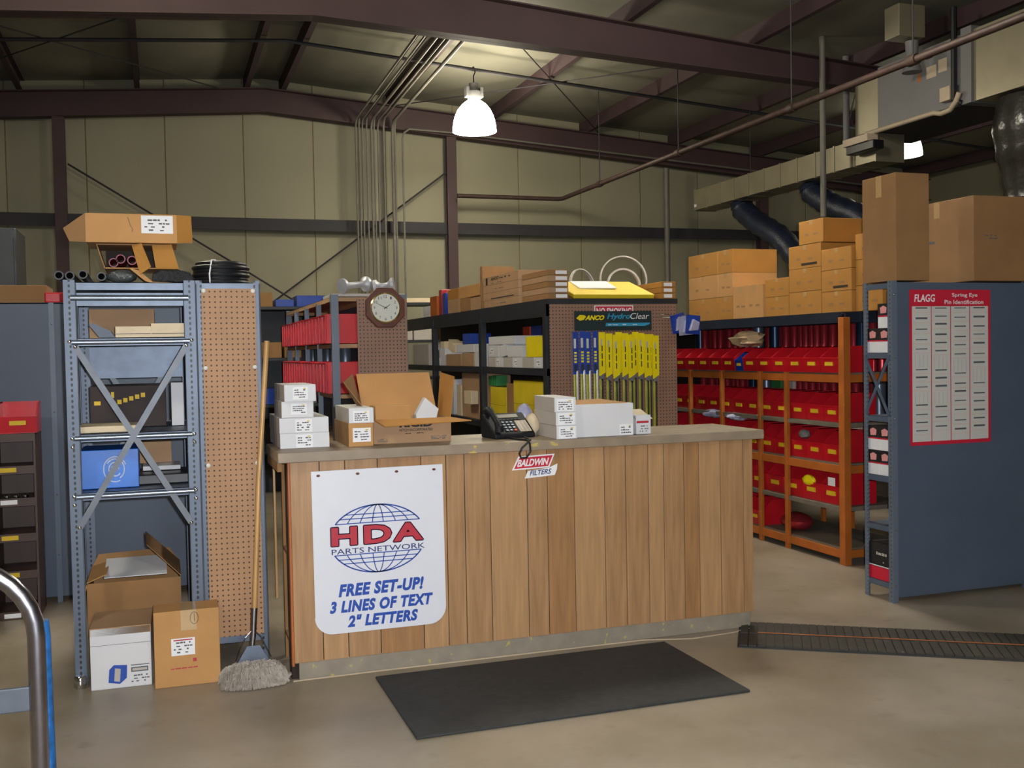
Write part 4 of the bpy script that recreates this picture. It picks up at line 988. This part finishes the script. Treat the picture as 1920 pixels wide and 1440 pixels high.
# top of the black rack
G3 = 'brown cartons on top of the black rack'
zt = 1.907
for k in range(5):
    t = xbox('flat wiper carton in the near stack atop the black rack, %s from bottom' % ORD[k], (7.03, 7.60, zt+.0435*k, zt+.0435*k+.042), M_card_p if k % 2 else M_card_d, depth=.16, xf=2.70, group='flat wiper cartons, near stack')
    mk = MB(); mk.box((.06, -.0008, .008), (.15, 0, .034), M_paper); mk.build('white_label', t)
xs = [(7.68, 8.60, zt, zt+.06), (7.68, 8.62, zt+.061, zt+.125), (7.68, 8.62, zt+.126, zt+.19), (7.68, 8.62, zt+.191, zt+.265)]
for k, s in enumerate(xs):
    t = xbox('long printed carton in the second stack atop the black rack, %s from bottom' % ORD[k], s, M_card_p, depth=.3, xf=2.70, group='long printed cartons on top of the black rack')
    mk = MB()
    if k == 3:
        letters(mk, 'ANCO', -.72, .035, .22, .028, M_blackp, 'S', -.001, .04, .2); scribble(mk, -.48, .035, .3, .025, 1, 'S', -.001, M_blackp, 3); scribble(mk, -.72, .008, .35, .012, 1, 'S', -.001, M_ink, 4)
        rect(mk, -.86, .005, .05, .06, M_blackp, 'S', -.001)
    elif k == 1: rect(mk, -.72, .008, .6, .008, M_blackp, 'S', -.001)
    else: scribble(mk, -.6, .02, .3, .015, 1, 'S', -.001, M_ink, k+8)
    mk.build('print', t)
xbox('narrow upright brown carton end beside the printed stack', (8.64, 8.71, zt, 2.28), M_card_d, depth=.3, xf=2.70)
xbox('small brown carton beyond the printed stack, lower near one', (8.73, 9.02, zt, 2.02), M_card_p, xf=2.70, group=G3)
xbox('small brown carton beyond the printed stack, lower middle one', (9.03, 9.36, zt, 2.03), M_card_d, xf=2.70, group=G3)
xbox('wide brown carton on the two small ones beyond the printed stack', (8.74, 9.40, 2.032, 2.14), M_card, xf=2.70, group=G3)
xbox('brown carton farther along the black rack top', (9.42, 9.80, zt, 2.04), M_card_p, xf=2.70, group=G3)
xbox('yellowish carton with print on the farther brown one', (9.42, 9.80, 2.041, 2.14), M_card_y, xf=2.70, group=G3)
for i, (a, b, z1_, m_) in enumerate(((9.88, 9.99, 2.12, M_bluebag), (10.02, 10.14, 2.16, M_redgloss), (10.22, 10.5, 2.11, M_orange), (10.52, 10.8, 2.02, M_white))):
    xbox(('blue box', 'red and white can box', 'orange box', 'white box')[i]+' at the far end of the black rack top', (a, b, zt, z1_), m_, xf=2.70, depth=.2)
# tilted yellow carton with papers, right stack of cartons, hoops
t = thing('yellow_carton', 'flat yellow carton tilted forward on top of the black rack', 'box', (2.90, 7.03, zt+.002), (R(16), 0, 0))
bx('carton_body', (0, 0, 0), (.66, .46, .03), M_yelbox, t, bevel=.003)
MB().box((0, .002, .0302), (.66, .458, .031), M_yellidtop).build('lid', t)
tag(bx('paper_stack', (0, 0, 0), (.30, .24, .008), M_paper, None, (3.02, 7.20, 1.992), rot=(R(16), 0, R(-4))), 'cream papers lying on the tilted yellow carton', 'papers')
carton('brown carton propping up the tilted yellow carton', (3.0, 7.36, zt), (.5, .2, .085), M_card_d, tape=False)
for k in range(3):
    t = carton('flat brown carton at the right corner atop the black rack, %s from bottom' % ORD[k], (3.62, 7.02, zt+.0435*k), (.12, .75, .042), M_card_y, 'flat cartons at the right corner', tape=False)
    mk = MB(); mk.box((.02, -.0008, .008), (.09, 0, .034), M_paper); mk.build('white_label', t)
def hoop(label, c, r, w, th, tilt, m):
    pr = [(r, -w/2), (r+th, -w/2), (r+th, w/2), (r, w/2), (r, -w/2)]
    tag(MB().lathe(pr, m, 40, M=Matrix.Rotation(R(tilt), 3, 'Z') @ Matrix.Rotation(R(80), 3, 'X'), c=c).build('drive_belt', smooth=True), label, 'belt', 'hoop belts on top of the black rack')
hoop('large tan belt hoop standing on top of the black rack', (3.645, 7.75, 2.105), .188, .03, .012, -12, M_whiteg)
hoop('smaller pale-edged belt hoop inside the large one', (3.615, 7.68, 2.05), .128, .03, .016, -8, M_whiteg)
hoop('belt hoop leaning at the left behind the yellow carton', (3.32, 7.85, 2.055), .138, .025, .010, 25, M_whiteg)

# wiper display
AS = thing('display_header_sign', 'dark header sign of the wiper display with yellow and cyan lettering', 'sign', (0, 6.95, 0))
bx('sign_board', (2.872, 0, 1.668), (3.497, .006, 1.812), M_navysign, AS)
mk = MB()
mk.prism([(2.885, 1.76), (2.915, 1.785), (2.95, 1.782), (2.965, 1.772), (2.945, 1.748), (2.915, 1.742)], .0006, M_yelpk, 'F', -.0008)
letters(mk, 'ANCO', 2.955, 1.745, .155, .037, M_yelpk, 'F', -.001, .05, .35)
letters(mk, 'Hydro', 3.132, 1.742, .19, .052, M_cyan, 'F', -.001, .02, .25)
letters(mk, 'Clear', 3.322, 1.752, .155, .044, M_paper, 'F', -.001, .0, .25)
mk.prism([(3.118, 1.700), (3.125, 1.724), (3.485, 1.724), (3.478, 1.712), (3.44, 1.700)], .0005, M_cyan, 'F', -.0007)
scribble(mk, 3.14, 1.706, .26, .012, 1, 'F', -.0012, M_paper, 3)
mk.build('lettering', AS)
NS = thing('no_smoking_sign', 'red NO SMOKING sign half hidden above the wiper display', 'sign', (0, 6.982, 0))
bx('sign_board', (3.045, 0, 1.775), (3.362, .004, 1.855), M_paper, NS)
bx('red_field', (3.053, -.0006, 1.775), (3.354, 0, 1.848), M_redside, NS)
mk = MB(); letters(mk, 'NO SMOKING', 3.062, 1.785, .284, .052, M_paper, 'F', -.001, .03); mk.build('lettering', NS)
pk = [2.855, 2.905, 2.955, 3.008]
proto_b = None
for i, x in enumerate(pk):
    lab = 'blue wiper blade pack, %s from the left on the display' % ORD[i]
    if proto_b is None:
        t = thing('wiper_blade_pack', lab, 'wiper pack', (x, 6.90, 1.66), group='blue wiper packs'); proto_b = t
        bx('blade_sleeve', (-.016, 0, -.62), (.010, .012, -.28), M_bladeyel, t, bevel=.004); bx('clear_tube', (.004, -.004, -.62), (.020, .006, -.28), M_clearst, t, bevel=.004)
        bx('header_card', (-.023, -.003, -.31), (.023, .003, .0), M_bluepk, t, bevel=.001)
        mk = MB(); rect(mk, -.014, -.12, .018, .07, M_clearst, 'F', -.0036); 
        for k in range(4): rect(mk, -.012, -.16-.022*k, .02, .014, M_yelpk, 'F', -.0036)
        rect(mk, -.012, -.29, .022, .05, M_greysteel, 'F', -.0036); mk.build('card_print', t)
        MB().tube([(0, 0, -.008), (0, .085, -.004)], .003, M_chrome, 6).build('peg_hook', t)
    else: t = dup(proto_b, (x, 6.90-.012*(i % 2), 1.66+.004*(i % 2)), lab)
proto_y = None
yx = [3.065, 3.115, 3.165, 3.20, 3.245, 3.29, 3.335, 3.375, 3.42, 3.46, 3.495]
for i, x in enumerate(yx):
    lab = 'yellow wiper blade pack, %s from the left of the yellow ones' % ORD[i]
    if proto_y is None:
        t = thing('wiper_blade_pack', lab, 'wiper pack', (x, 6.90, 1.655), group='yellow wiper packs'); proto_y = t
        MB().prism([(-.026, 0), (.026, 0), (.026, -.295), (-.026, -.325)], .004, M_yelpk, 'F', -.002).build('header_card', t)
        mk = MB()
        for k in range(3): rect(mk, -.004, -.14-.055*k, .008, .042, M_blackp, 'F', -.003)
        rect(mk, -.012, -.10, .014, .05, M_whiteg, 'F', -.003); mk.build('card_print', t)
        MB().prism([(-.018, -.30), (.012, -.30), (.020, -.33), (.010, -.36), (-.016, -.35)], .02, M_hvac, 'F', .0).build('adapter', t, bevel=.003)
        bx('wiper_blade', (-.008, 0, -.70), (.010, .014, -.34), M_blade, t, bevel=.003)
        bx('blade_sleeve', (-.022, 0, -.69), (-.007, .010, -.34), M_bladeyel, t, bevel=.002)
        MB().tube([(0, 0, -.008), (0, .085, -.004)], .003, M_chrome, 6).build('peg_hook', t)
    else: t = dup(proto_y, (x, 6.90-.016*(i % 3), 1.655-.010*(i % 3)+(-.02 if i > 8 else 0)), lab)
# blue blister packs at the right corner
for i, (dx, dz, m_) in enumerate(((0, 0, M_bluebag), (.05, -.01, M_clear), (.10, .005, M_bluebag))):
    t = thing('blister_pack', ('blue blister pack hung at the right corner of the black rack, leftmost', 'clear blister pack hung at the right corner of the black rack, middle', 'blue blister pack hung at the right corner of the black rack, rightmost')[i], 'pack', (3.60+dx*.7, 6.80-.03*i, 1.63+dz), (0, R(-12+8*i), R(10)), 'blister packs at the corner')
    bx('backing_card', (0, 0, 0), (.13, .004, .14), m_, t)
    MB().tube([(.03, 0, .13), (.0, .19+.03*i, .14)] if i == 0 else [(.03, 0, .13), (-.02-.03*i, .19+.03*i, .15)], .003, M_chrome, 6).build('peg_hook', t)
    MB().prism([(.02, .02), (.10, .03), (.11, .09), (.05, .11)], .025, M_clear, 'F', -.025).build('clear_blister', t, bevel=.006)

# ------------------------------------------------------------------ orange rack with red bins
OR = thing('orange_rack', 'long orange wooden rack holding rows of red bins at right', 'shelving', (4.45, 5.95, 0))
DP, LN = .60, 4.4
levels = [(.11, .055), (.40, .055), (.70, .055), (.985, .04), (1.335, .055), (1.76, .065)]
for z, hh in levels:
    bx('shelf', (.02, .02, z-.018), (DP-.02, LN, z), M_deck if z < 1.7 else M_navyrail, OR)
    fm = M_orange if z < 1.7 else M_navyrail
    if z not in (.40, .985):
        bx('front_rail', (0, .03, z-hh-.012), (.022, LN, z-.012), fm, OR); bx('rear_rail', (DP-.022, .03, z-hh-.012), (DP, LN, z-.012), fm, OR)
        bx('end_rail', (.03, -.0, z-hh-.012), (DP-.03, .022, z-.012), fm, OR)
    else:
        bx('front_rail', (0, .03, z-.030), (.022, LN, z-.0), M_deck, OR); bx('end_rail', (.03, 0, z-.03), (DP-.03, .022, z), M_deck, OR)
bx('post', (-.012, -.03, 0), (.045, .03, 1.72), M_orange, OR, bevel=.003); bx('post', (DP-.045, -.03, 0), (DP+.0, .03, 1.72), M_orange, OR, bevel=.003)
for y in (.66, 1.02, 1.60, 2.14, 2.8, 3.5, 4.3):
    for x in (-.008, DP-.03): bx('post', (x, y, .0), (x+.03, y+.035, 1.335), M_orange, OR, bevel=.002)
bx('backdrop_sheet', (DP-.03, .05, .72), (DP-.026, LN, 1.72), M_dark, OR)  # dark sheet added so the gaps behind the tubes stay dark
rows = [('top bin', 1.336, .185), ('second bin', .986, .20), ('third bin', .701, .215), ('fourth bin', .401, .225)]
for r_, (nm, z, h) in enumerate(rows):
    y = 6.02 if r_ else 5.98; i = 0
    wdt = .205 if r_ < 3 else .235
    while y < 8.7 and i < 13:
        m_ = M_red
        if r_ == 0 and i == 6:
            bins('o', 'small blue bin among the red ones on the orange rack top shelf', (4.435, y, z), .12, .26, .15, M_bluebag, 'bins of the orange rack'); y += .125; i += 1; continue
        bins('o%d' % r_, 'red bin on the %s shelf of the orange rack, %s from near end' % (nm, ORD[i]), (4.432 if r_ == 0 else 4.482, y, z), wdt-.006, .30, h, m_, 'bins of the orange rack')
        y += wdt; i += 1
for i, y in enumerate((7.0, 7.25, 7.5)):
    bins('o4', 'red plastic bin on the bottom shelf of the orange rack, %s from the near end' % ORD[i], (4.46, y, .111), .22, .28, .2, M_red, 'bins of the orange rack')
blob('red_bundle', 'glossy red wrapped bundle on the bottom shelf of the orange rack', 'bundle', (4.60, 6.72, .111), (.22, .3, .14), M_redgloss, 6, .06)
blob('plastic_bag', 'crumpled tan plastic bag lying over the top red bins', 'bag', (4.52, 7.25, 1.52), (.16, .42, .14), M_tan, 8, .34)
blob('yellow_rag', 'yellow rag hanging out of a bin on the fourth shelf', 'rag', (4.485, 6.40, .50), (.05, .14, .08), M_yelpk, 3, .15)
blob('grey_glove', 'grey part poking out of a bin on the third shelf', 'part', (4.50, 6.47, .84), (.07, .10, .07), M_hvac, 3, .15)
blob('plastic_bag', 'clear blue-grey plastic bag on the third bin row of the orange rack', 'bag', (4.50, 7.75, .92), (.15, .32, .08), M_clear, 12, .2)
blob('plastic_bag', 'second clear plastic bag nearer along the third bin row', 'bag', (4.50, 7.4, .92), (.15, .26, .07), M_clear, 13, .2)
tag(bx('price_label', (0, 0, 0), (.002, .08, .06), M_paper, None, (4.478, 6.08, .53)), 'square white label on the nearest bin of the fourth shelf', 'label')
# upright glossy tubes and canisters behind the bins
rnd = random.Random(21); idx = {0: 0, 1: 0}
for lv, (z, hh) in enumerate(((1.336, .37), (.986, .275))):
    y = 6.02; i = 0
    while y < 8.6:
        kind = rnd.random(); rr = .036 if kind < .78 else .048
        m_, nm, cl = (M_redgloss, 'red', 'tube') if kind < .78 else ((M_bluecan, 'dark blue', 'canister') if kind < .90 else (M_greycan, 'grey', 'canister'))
        h_ = hh*(.95 if kind < .78 else .98)
        if lv == 1 and 7.0 < y < 7.3: y += .1; continue
        o = MB().lathe([(0, 0), (rr, 0), (rr, h_-.01), (rr*.8, h_), (0, h_)], m_, 14).build('upright_'+cl, loc=(4.86+rnd.uniform(-.02, .02), y+rr, z), smooth=True)
        i += 1
        tag(o, '%s upright %s behind the %s row of red bins, %s from near end' % (nm, cl, ('top', 'second')[lv], nth(i-1)), cl, 'upright tubes and canisters of the orange rack')
        y += rr*2+rnd.choice((.004, .012, .035))
for i, (y, m_) in enumerate(((7.05, M_whiteg), (7.22, M_green))):
    carton(('pale box', 'green-labelled box')[i]+' behind the second row of bins of the orange rack', (4.80, y, .986), (.1, .14, .26), m_, tape=False)
for i, (y, d_, m_) in enumerate(((6.0, .22, M_cream), (6.30, .16, M_cream), (6.55, .2, M_whiteg), (6.95, .35, M_cream), (7.4, .3, M_card))):
    carton('pale box behind the third row of red bins, %s from near end' % ORD[i], (4.80, y, .701), (.18, d_, .255), m_, 'pale boxes behind the third bin row', tape=False)
bx_top = 1.762
G4 = 'brown cartons stacked on the orange rack'
def ob(label, y0, y1, z0, z1, x=4.60, d=.34, m=M_card_y, w=None):
    mk = []
    L = y1-y0
    hole = 'tall pile' in label and 'top box' in label or 'nearest pile' in label and 'middle' in label
    if L > .2: mk = [lambda k: (rect(k, -L*.75, (z1-z0)*.35, .05, .02, M_card_d, 'S', -.001), rect(k, -L*.4, (z1-z0)*.35, .06, .015, M_card_d, 'S', -.001))]
    t = carton(label, (x, y0, z0), (d, L, z1-z0), m, G4, marks=mk)
    if hole: bx('handhole', (-.001, L*.12, .02), (.004, L*.6, .038), M_dark, t)
    return t
nmz = ('bottom', 'middle', 'top')
for j, (a, b) in enumerate(((7.86, 8.38), (7.62, 7.855))):
    for k in range(3): ob('carton in the far pile on the orange rack, %s column, %s box' % (('rear', 'front')[j], nmz[k]), a, b, bx_top+.2*k, bx_top+.2*k+.198, m=M_card_y if k != 1 else M_card, d=.44)
ob('broad plain carton at the front of the far pile on the orange rack', 7.40, 7.615, bx_top, bx_top+.27, m=M_card)
ob('carton on the broad plain one, facing forward', 7.40, 7.61, bx_top+.272, bx_top+.6, x=4.60, d=.45) if False else None
carton('smooth brown carton turned forward beside the far pile', (4.62, 7.60, bx_top+.602), (.4, .4, .002), M_card_y) if False else None
ob('long light carton with a torn white label on the orange rack', 7.13, 7.395, bx_top, bx_top+.27, x=4.58, m=M_card)
ob('lower carton of the low pair in the middle of the orange rack', 6.80, 7.125, bx_top, bx_top+.155)
ob('upper carton of the low pair in the middle of the orange rack', 6.80, 7.125, bx_top+.156, bx_top+.30)
for k in range(3): ob('carton in the tall pile near the end of the orange rack, %s box' % nmz[k], 6.39, 6.795, bx_top+.175*k, bx_top+.175*k+.173)
ob('topmost carton perched high on the tall pile of the orange rack', 6.36, 6.66, bx_top+.526, bx_top+.70, d=.36)
for k in range(3): ob('carton in the nearest pile of the orange rack, %s box' % nmz[k], 6.04, 6.385, bx_top+.155*k, bx_top+.155*k+.153)
for k in range(3): ob('carton at the very end of the orange rack, behind grey shelving, %s box' % nmz[k], 5.75, 6.035, bx_top+.18*k, bx_top+.18*k+.178, x=4.63)

# ------------------------------------------------------------------ right blue-grey shelving with filters
RR = thing('filter_shelving', 'blue-grey steel shelving with closed side and filter boxes in its open end at right', 'shelving', (4.05, 4.95, 0))
for k, x0 in enumerate((0, 1.02)):
    MB().box((x0+.004, 0, .03), (x0+1.014, .003, 1.89), M_bluegrey).build('side_panel', RR)
    for z in (.111, .449, .743, 1.10, 1.477, 1.888):
        MB().box((x0+.004, .004, z-.003), (x0+1.012, .252, z), M_bluegrey).box((x0, .004, z-.032), (x0+.004, .252, z), M_bluegrey).build('shelf', RR)
for x, w_ in ((-.003, .036), (1.0, .03)):
    MB().box((0, -.003, 0), (w_, 0, 1.9), M_bgpost).box((0, 0, 0), (.003, .036, 1.9), M_bgpost).build('post', RR, (x, 0, 0))
    MB().box((0, .252, 0), (w_, .255, 1.9), M_bgpost).box((0, .22, 0), (.003, .252, 1.9), M_bgpost).build('post', RR, (x, 0, 0))
brace(RR, 'S', (.02, 1.46), (.235, 1.11), M_bluegrey, -.007, .02); brace(RR, 'S', (.235, 1.46), (.02, 1.11), M_bluegrey, -.012, .02)
bolts(RR, [(x, -.004, z) for x in (.012, 1.01) for z in (1.82, 1.45, 1.09, .72, .43, .1)], M_chrome, .006)
def fbox(label, y, z, w=.10, h=.145, x=4.062):
    t = thing('filter_box', label, 'box', (x, y, z), group='oil filter boxes')
    bx('carton_body', (0, 0, 0), (.11, w, h), M_paper, t, bevel=.0015)
    mk = MB(); mk.box((-.0006, -.0004, h*.52), (.1105, w+.0004, h+.0004), M_blackp); mk.box((-.0008, -.0006, h*.46), (.111, w+.0006, h*.52), M_redside)
    mk.prism([(w*.25, h*.62), (w*.75, h*.60), (w*.8, h*.84), (w*.5, h*.92), (w*.2, h*.84)], .0005, M_pink, 'S', -.0012); mk.build('print', t)
    return t
f0 = fbox('filter box stacked alone on two others in the right shelving', 4.99, 1.625)
def fd(label, y, z): return dup(f0, (4.062, y, z), label)
fd('filter box on the upper shelf of the right shelving, near one', 4.985, 1.479); fd('filter box on the upper shelf of the right shelving, far one', 5.088, 1.479)
for k, nm in ((0, 'lower'), (1, 'upper')):
    for j, n2 in enumerate(('near', 'far')):
        fd('filter box, %s row of the middle shelf of the right shelving, %s one' % (nm, n2), 4.985+.103*j, .745+.149*k)
t = thing('battery_box', 'black and red carton on the bottom shelf of the right shelving', 'box', (4.062, 4.985, .113))
bx('carton_body', (0, 0, 0), (.3, .2, .22), M_blackp, t, bevel=.002)
MB().box((-.0006, -.0004, 0), (.3004, .2004, .075), M_redside).build('red_band', t)
mk = MB(); rect(mk, -.2, .078, .2, .006, M_paper, 'S', -.0008); scribble(mk, -.17, .14, .15, .035, 1, 'S', -.0008, M_whiteg, 2); scribble(mk, -.15, .10, .12, .015, 1, 'S', -.0008, M_whiteg, 5); mk.build('print', t)
# poster
PO = thing('identification_poster', 'red-bordered pin identification poster on the grey side of the right shelving', 'poster', (4.172, 4.9475, .925))
W, Hh = .598, .922
PS = bx('poster_sheet', (0, -.001, 0), (W, 0, Hh), M_redside, PO)
mk = MB()
mpale = mat('poster_paper', '#c9c9c4', .55, var=.03)
for c in range(4):
    x = .018+.142*c; bx('table_column', (x, -.0016, .022), (x+.136, -.001, Hh-.098), mpale, PS)
rnd = random.Random(5)
for c in range(4):
    x = .018+.142*c; z = Hh-.112
    while z > .05:
        st = rnd.choice((.048, .055, .062)); big = rnd.random() < .12
        rect(mk, x+.025, z, .085, rnd.choice((.006, .008, .011)), M_ink, 'F', -.0019)
        rect(mk, x+.004, z-.022, .128, .0014, M_pink, 'F', -.0019)
        if big and z > .25:
            for q in range(4): rect(mk, x+.02+.03*q, z-.105, .001, .075, M_ink, 'F', -.0019)
            z -= .06
        z -= st
letters(mk, 'FLAGG', .035, Hh-.072, .15, .045, M_paper, 'F', -.0016, .02, .1)
letters(mk, 'Spring Eye', .31, Hh-.048, .19, .028, M_paper, 'F', -.0016, .012)
letters(mk, 'Pin Identification', .255, Hh-.086, .29, .026, M_paper, 'F', -.0016, .012)
mk.build('poster_print', PO)
# cartons on top of the right shelving
carton('tall narrow brown carton standing on the corner of the right shelving', (4.085, 4.955, 1.902), (.240, .30, .63), M_card_d)
t = carton('large wide brown carton on the right shelving at the picture edge', (4.655, 4.955, 1.902), (.62, .62, .515), M_card_d, marks=[lambda k: (scribble(k, .08, .25, .10, .035, 2, 'F', -.001, M_ink, 3), scribble(k, -.5, .25, .3, .03, 1, 'S', -.001, M_ink, 6))])

# ------------------------------------------------------------------ background rows beyond
def backrow(label, loc, w, d, h, zs, cols, group, seed, plane='S'):
    t = thing('steel_shelving', label, 'shelving', loc)
    for z in list(zs)+[h]: bx('shelf', (0, 0, z-.03), (w, d, z), M_blackrack, t)
    for x in (0, w-.05):
        k = max(2, int(d/1.3)+1)
        for i in range(k): y = (d-.05)*i/(k-1); bx('post', (x, y, 0), (x+.05, y+.05, h-.03), M_blackrack, t)
    return t
t = backrow('dark shelving far behind between the clock rack and the left rack', (-.1, 11.2, 0), 2.3, .6, 2.05, (.5, 1.0, 1.5), None, None, 1)
bx('backdrop_sheet', (.05, .56, 0), (2.25, .57, 2.02), M_blackrack, t)  # added dark backdrop, keeps the lit wall from showing between shelves
t = thing('price_card', 'small white card on a thin stick above the far dark shelving', 'card', (1.06, 11.3, 2.052))
bx('card', (-.035, 0, .06), (.035, .003, .13), M_paper, t); MB().tube([(0, .001, 0), (0, .001, .06)], .003, M_chrome, 6).build('stick', t)
rnd = random.Random(31)
names = {M_bluebag: 'blue', M_card_d: 'brown', M_blackrack: 'black', M_orangepl: 'orange', M_hvac: 'grey', M_whiteg: 'pale'}
cnt = 0
for z in (.5, 1.0, 1.5, 2.05):
    x = 0.0; kx = -1
    while x < 2.05 and z != .5:
        m_ = rnd.choice((M_bluebag, M_card_d, M_blackrack, M_card_d, M_hvac, M_bluebag)); w_ = rnd.uniform(.14, .32); h_ = rnd.uniform(.12, .34) if z < 2 else rnd.uniform(.06, .16)
        kx += 1
        tag(bx('part_carton', (0, 0, 0), (w_, .35, h_), m_, None, (x, 11.25, z+.001), bevel=.004), '%s part box on the %s level of the far dark shelving, %s from its left' % (names[m_], {1.0: 'lower', 1.5: 'middle', 2.05: 'top'}[z], nth(kx)), 'box', 'boxes on the far dark shelving')
        x += w_+.03
backrow('dark shelving along the back wall beyond the black rack', (2.2, 13.4, 0), 3.4, .6, 2.2, (.6, 1.2, 1.7), None, None, 2)
for i, (x, w_, h_, m_, z) in enumerate(((2.35, .5, .28, M_card_p, 1.701), (2.95, .25, .26, M_whiteg, 1.701), (3.22, .30, .26, M_whiteg, 1.701), (3.62, .4, .3, M_card_d, 1.701), (3.1, .55, .06, M_cream, 2.201))):
    carton(('brown carton', 'pale carton', 'second pale carton', 'dark brown carton', 'long cream tube box')[i]+' on the shelving at the back wall', (x, 13.42, z), (w_, .35, h_), m_, tape=False)
backrow('dark shelving parallel to the orange rack farther right', (6.5, 6.2, 0), .6, 5.0, 1.75, (.42, .9, 1.3), None, None, 3)
rnd = random.Random(41); y = 6.3; i = 0
while y < 10.8 and i < 14:
    d_ = rnd.uniform(.25, .5); tag(bx('part_carton', (0, 0, 0), (.4, d_, rnd.uniform(.2, .34)), rnd.choice((M_bluecan, M_card_d, M_blackrack)), None, (6.56, y, .421), bevel=.004), 'dim carton on the shelving beyond the orange rack, %s from near end' % ORD[i], 'box', 'dim cartons right of the orange rack'); y += d_+.05; i += 1
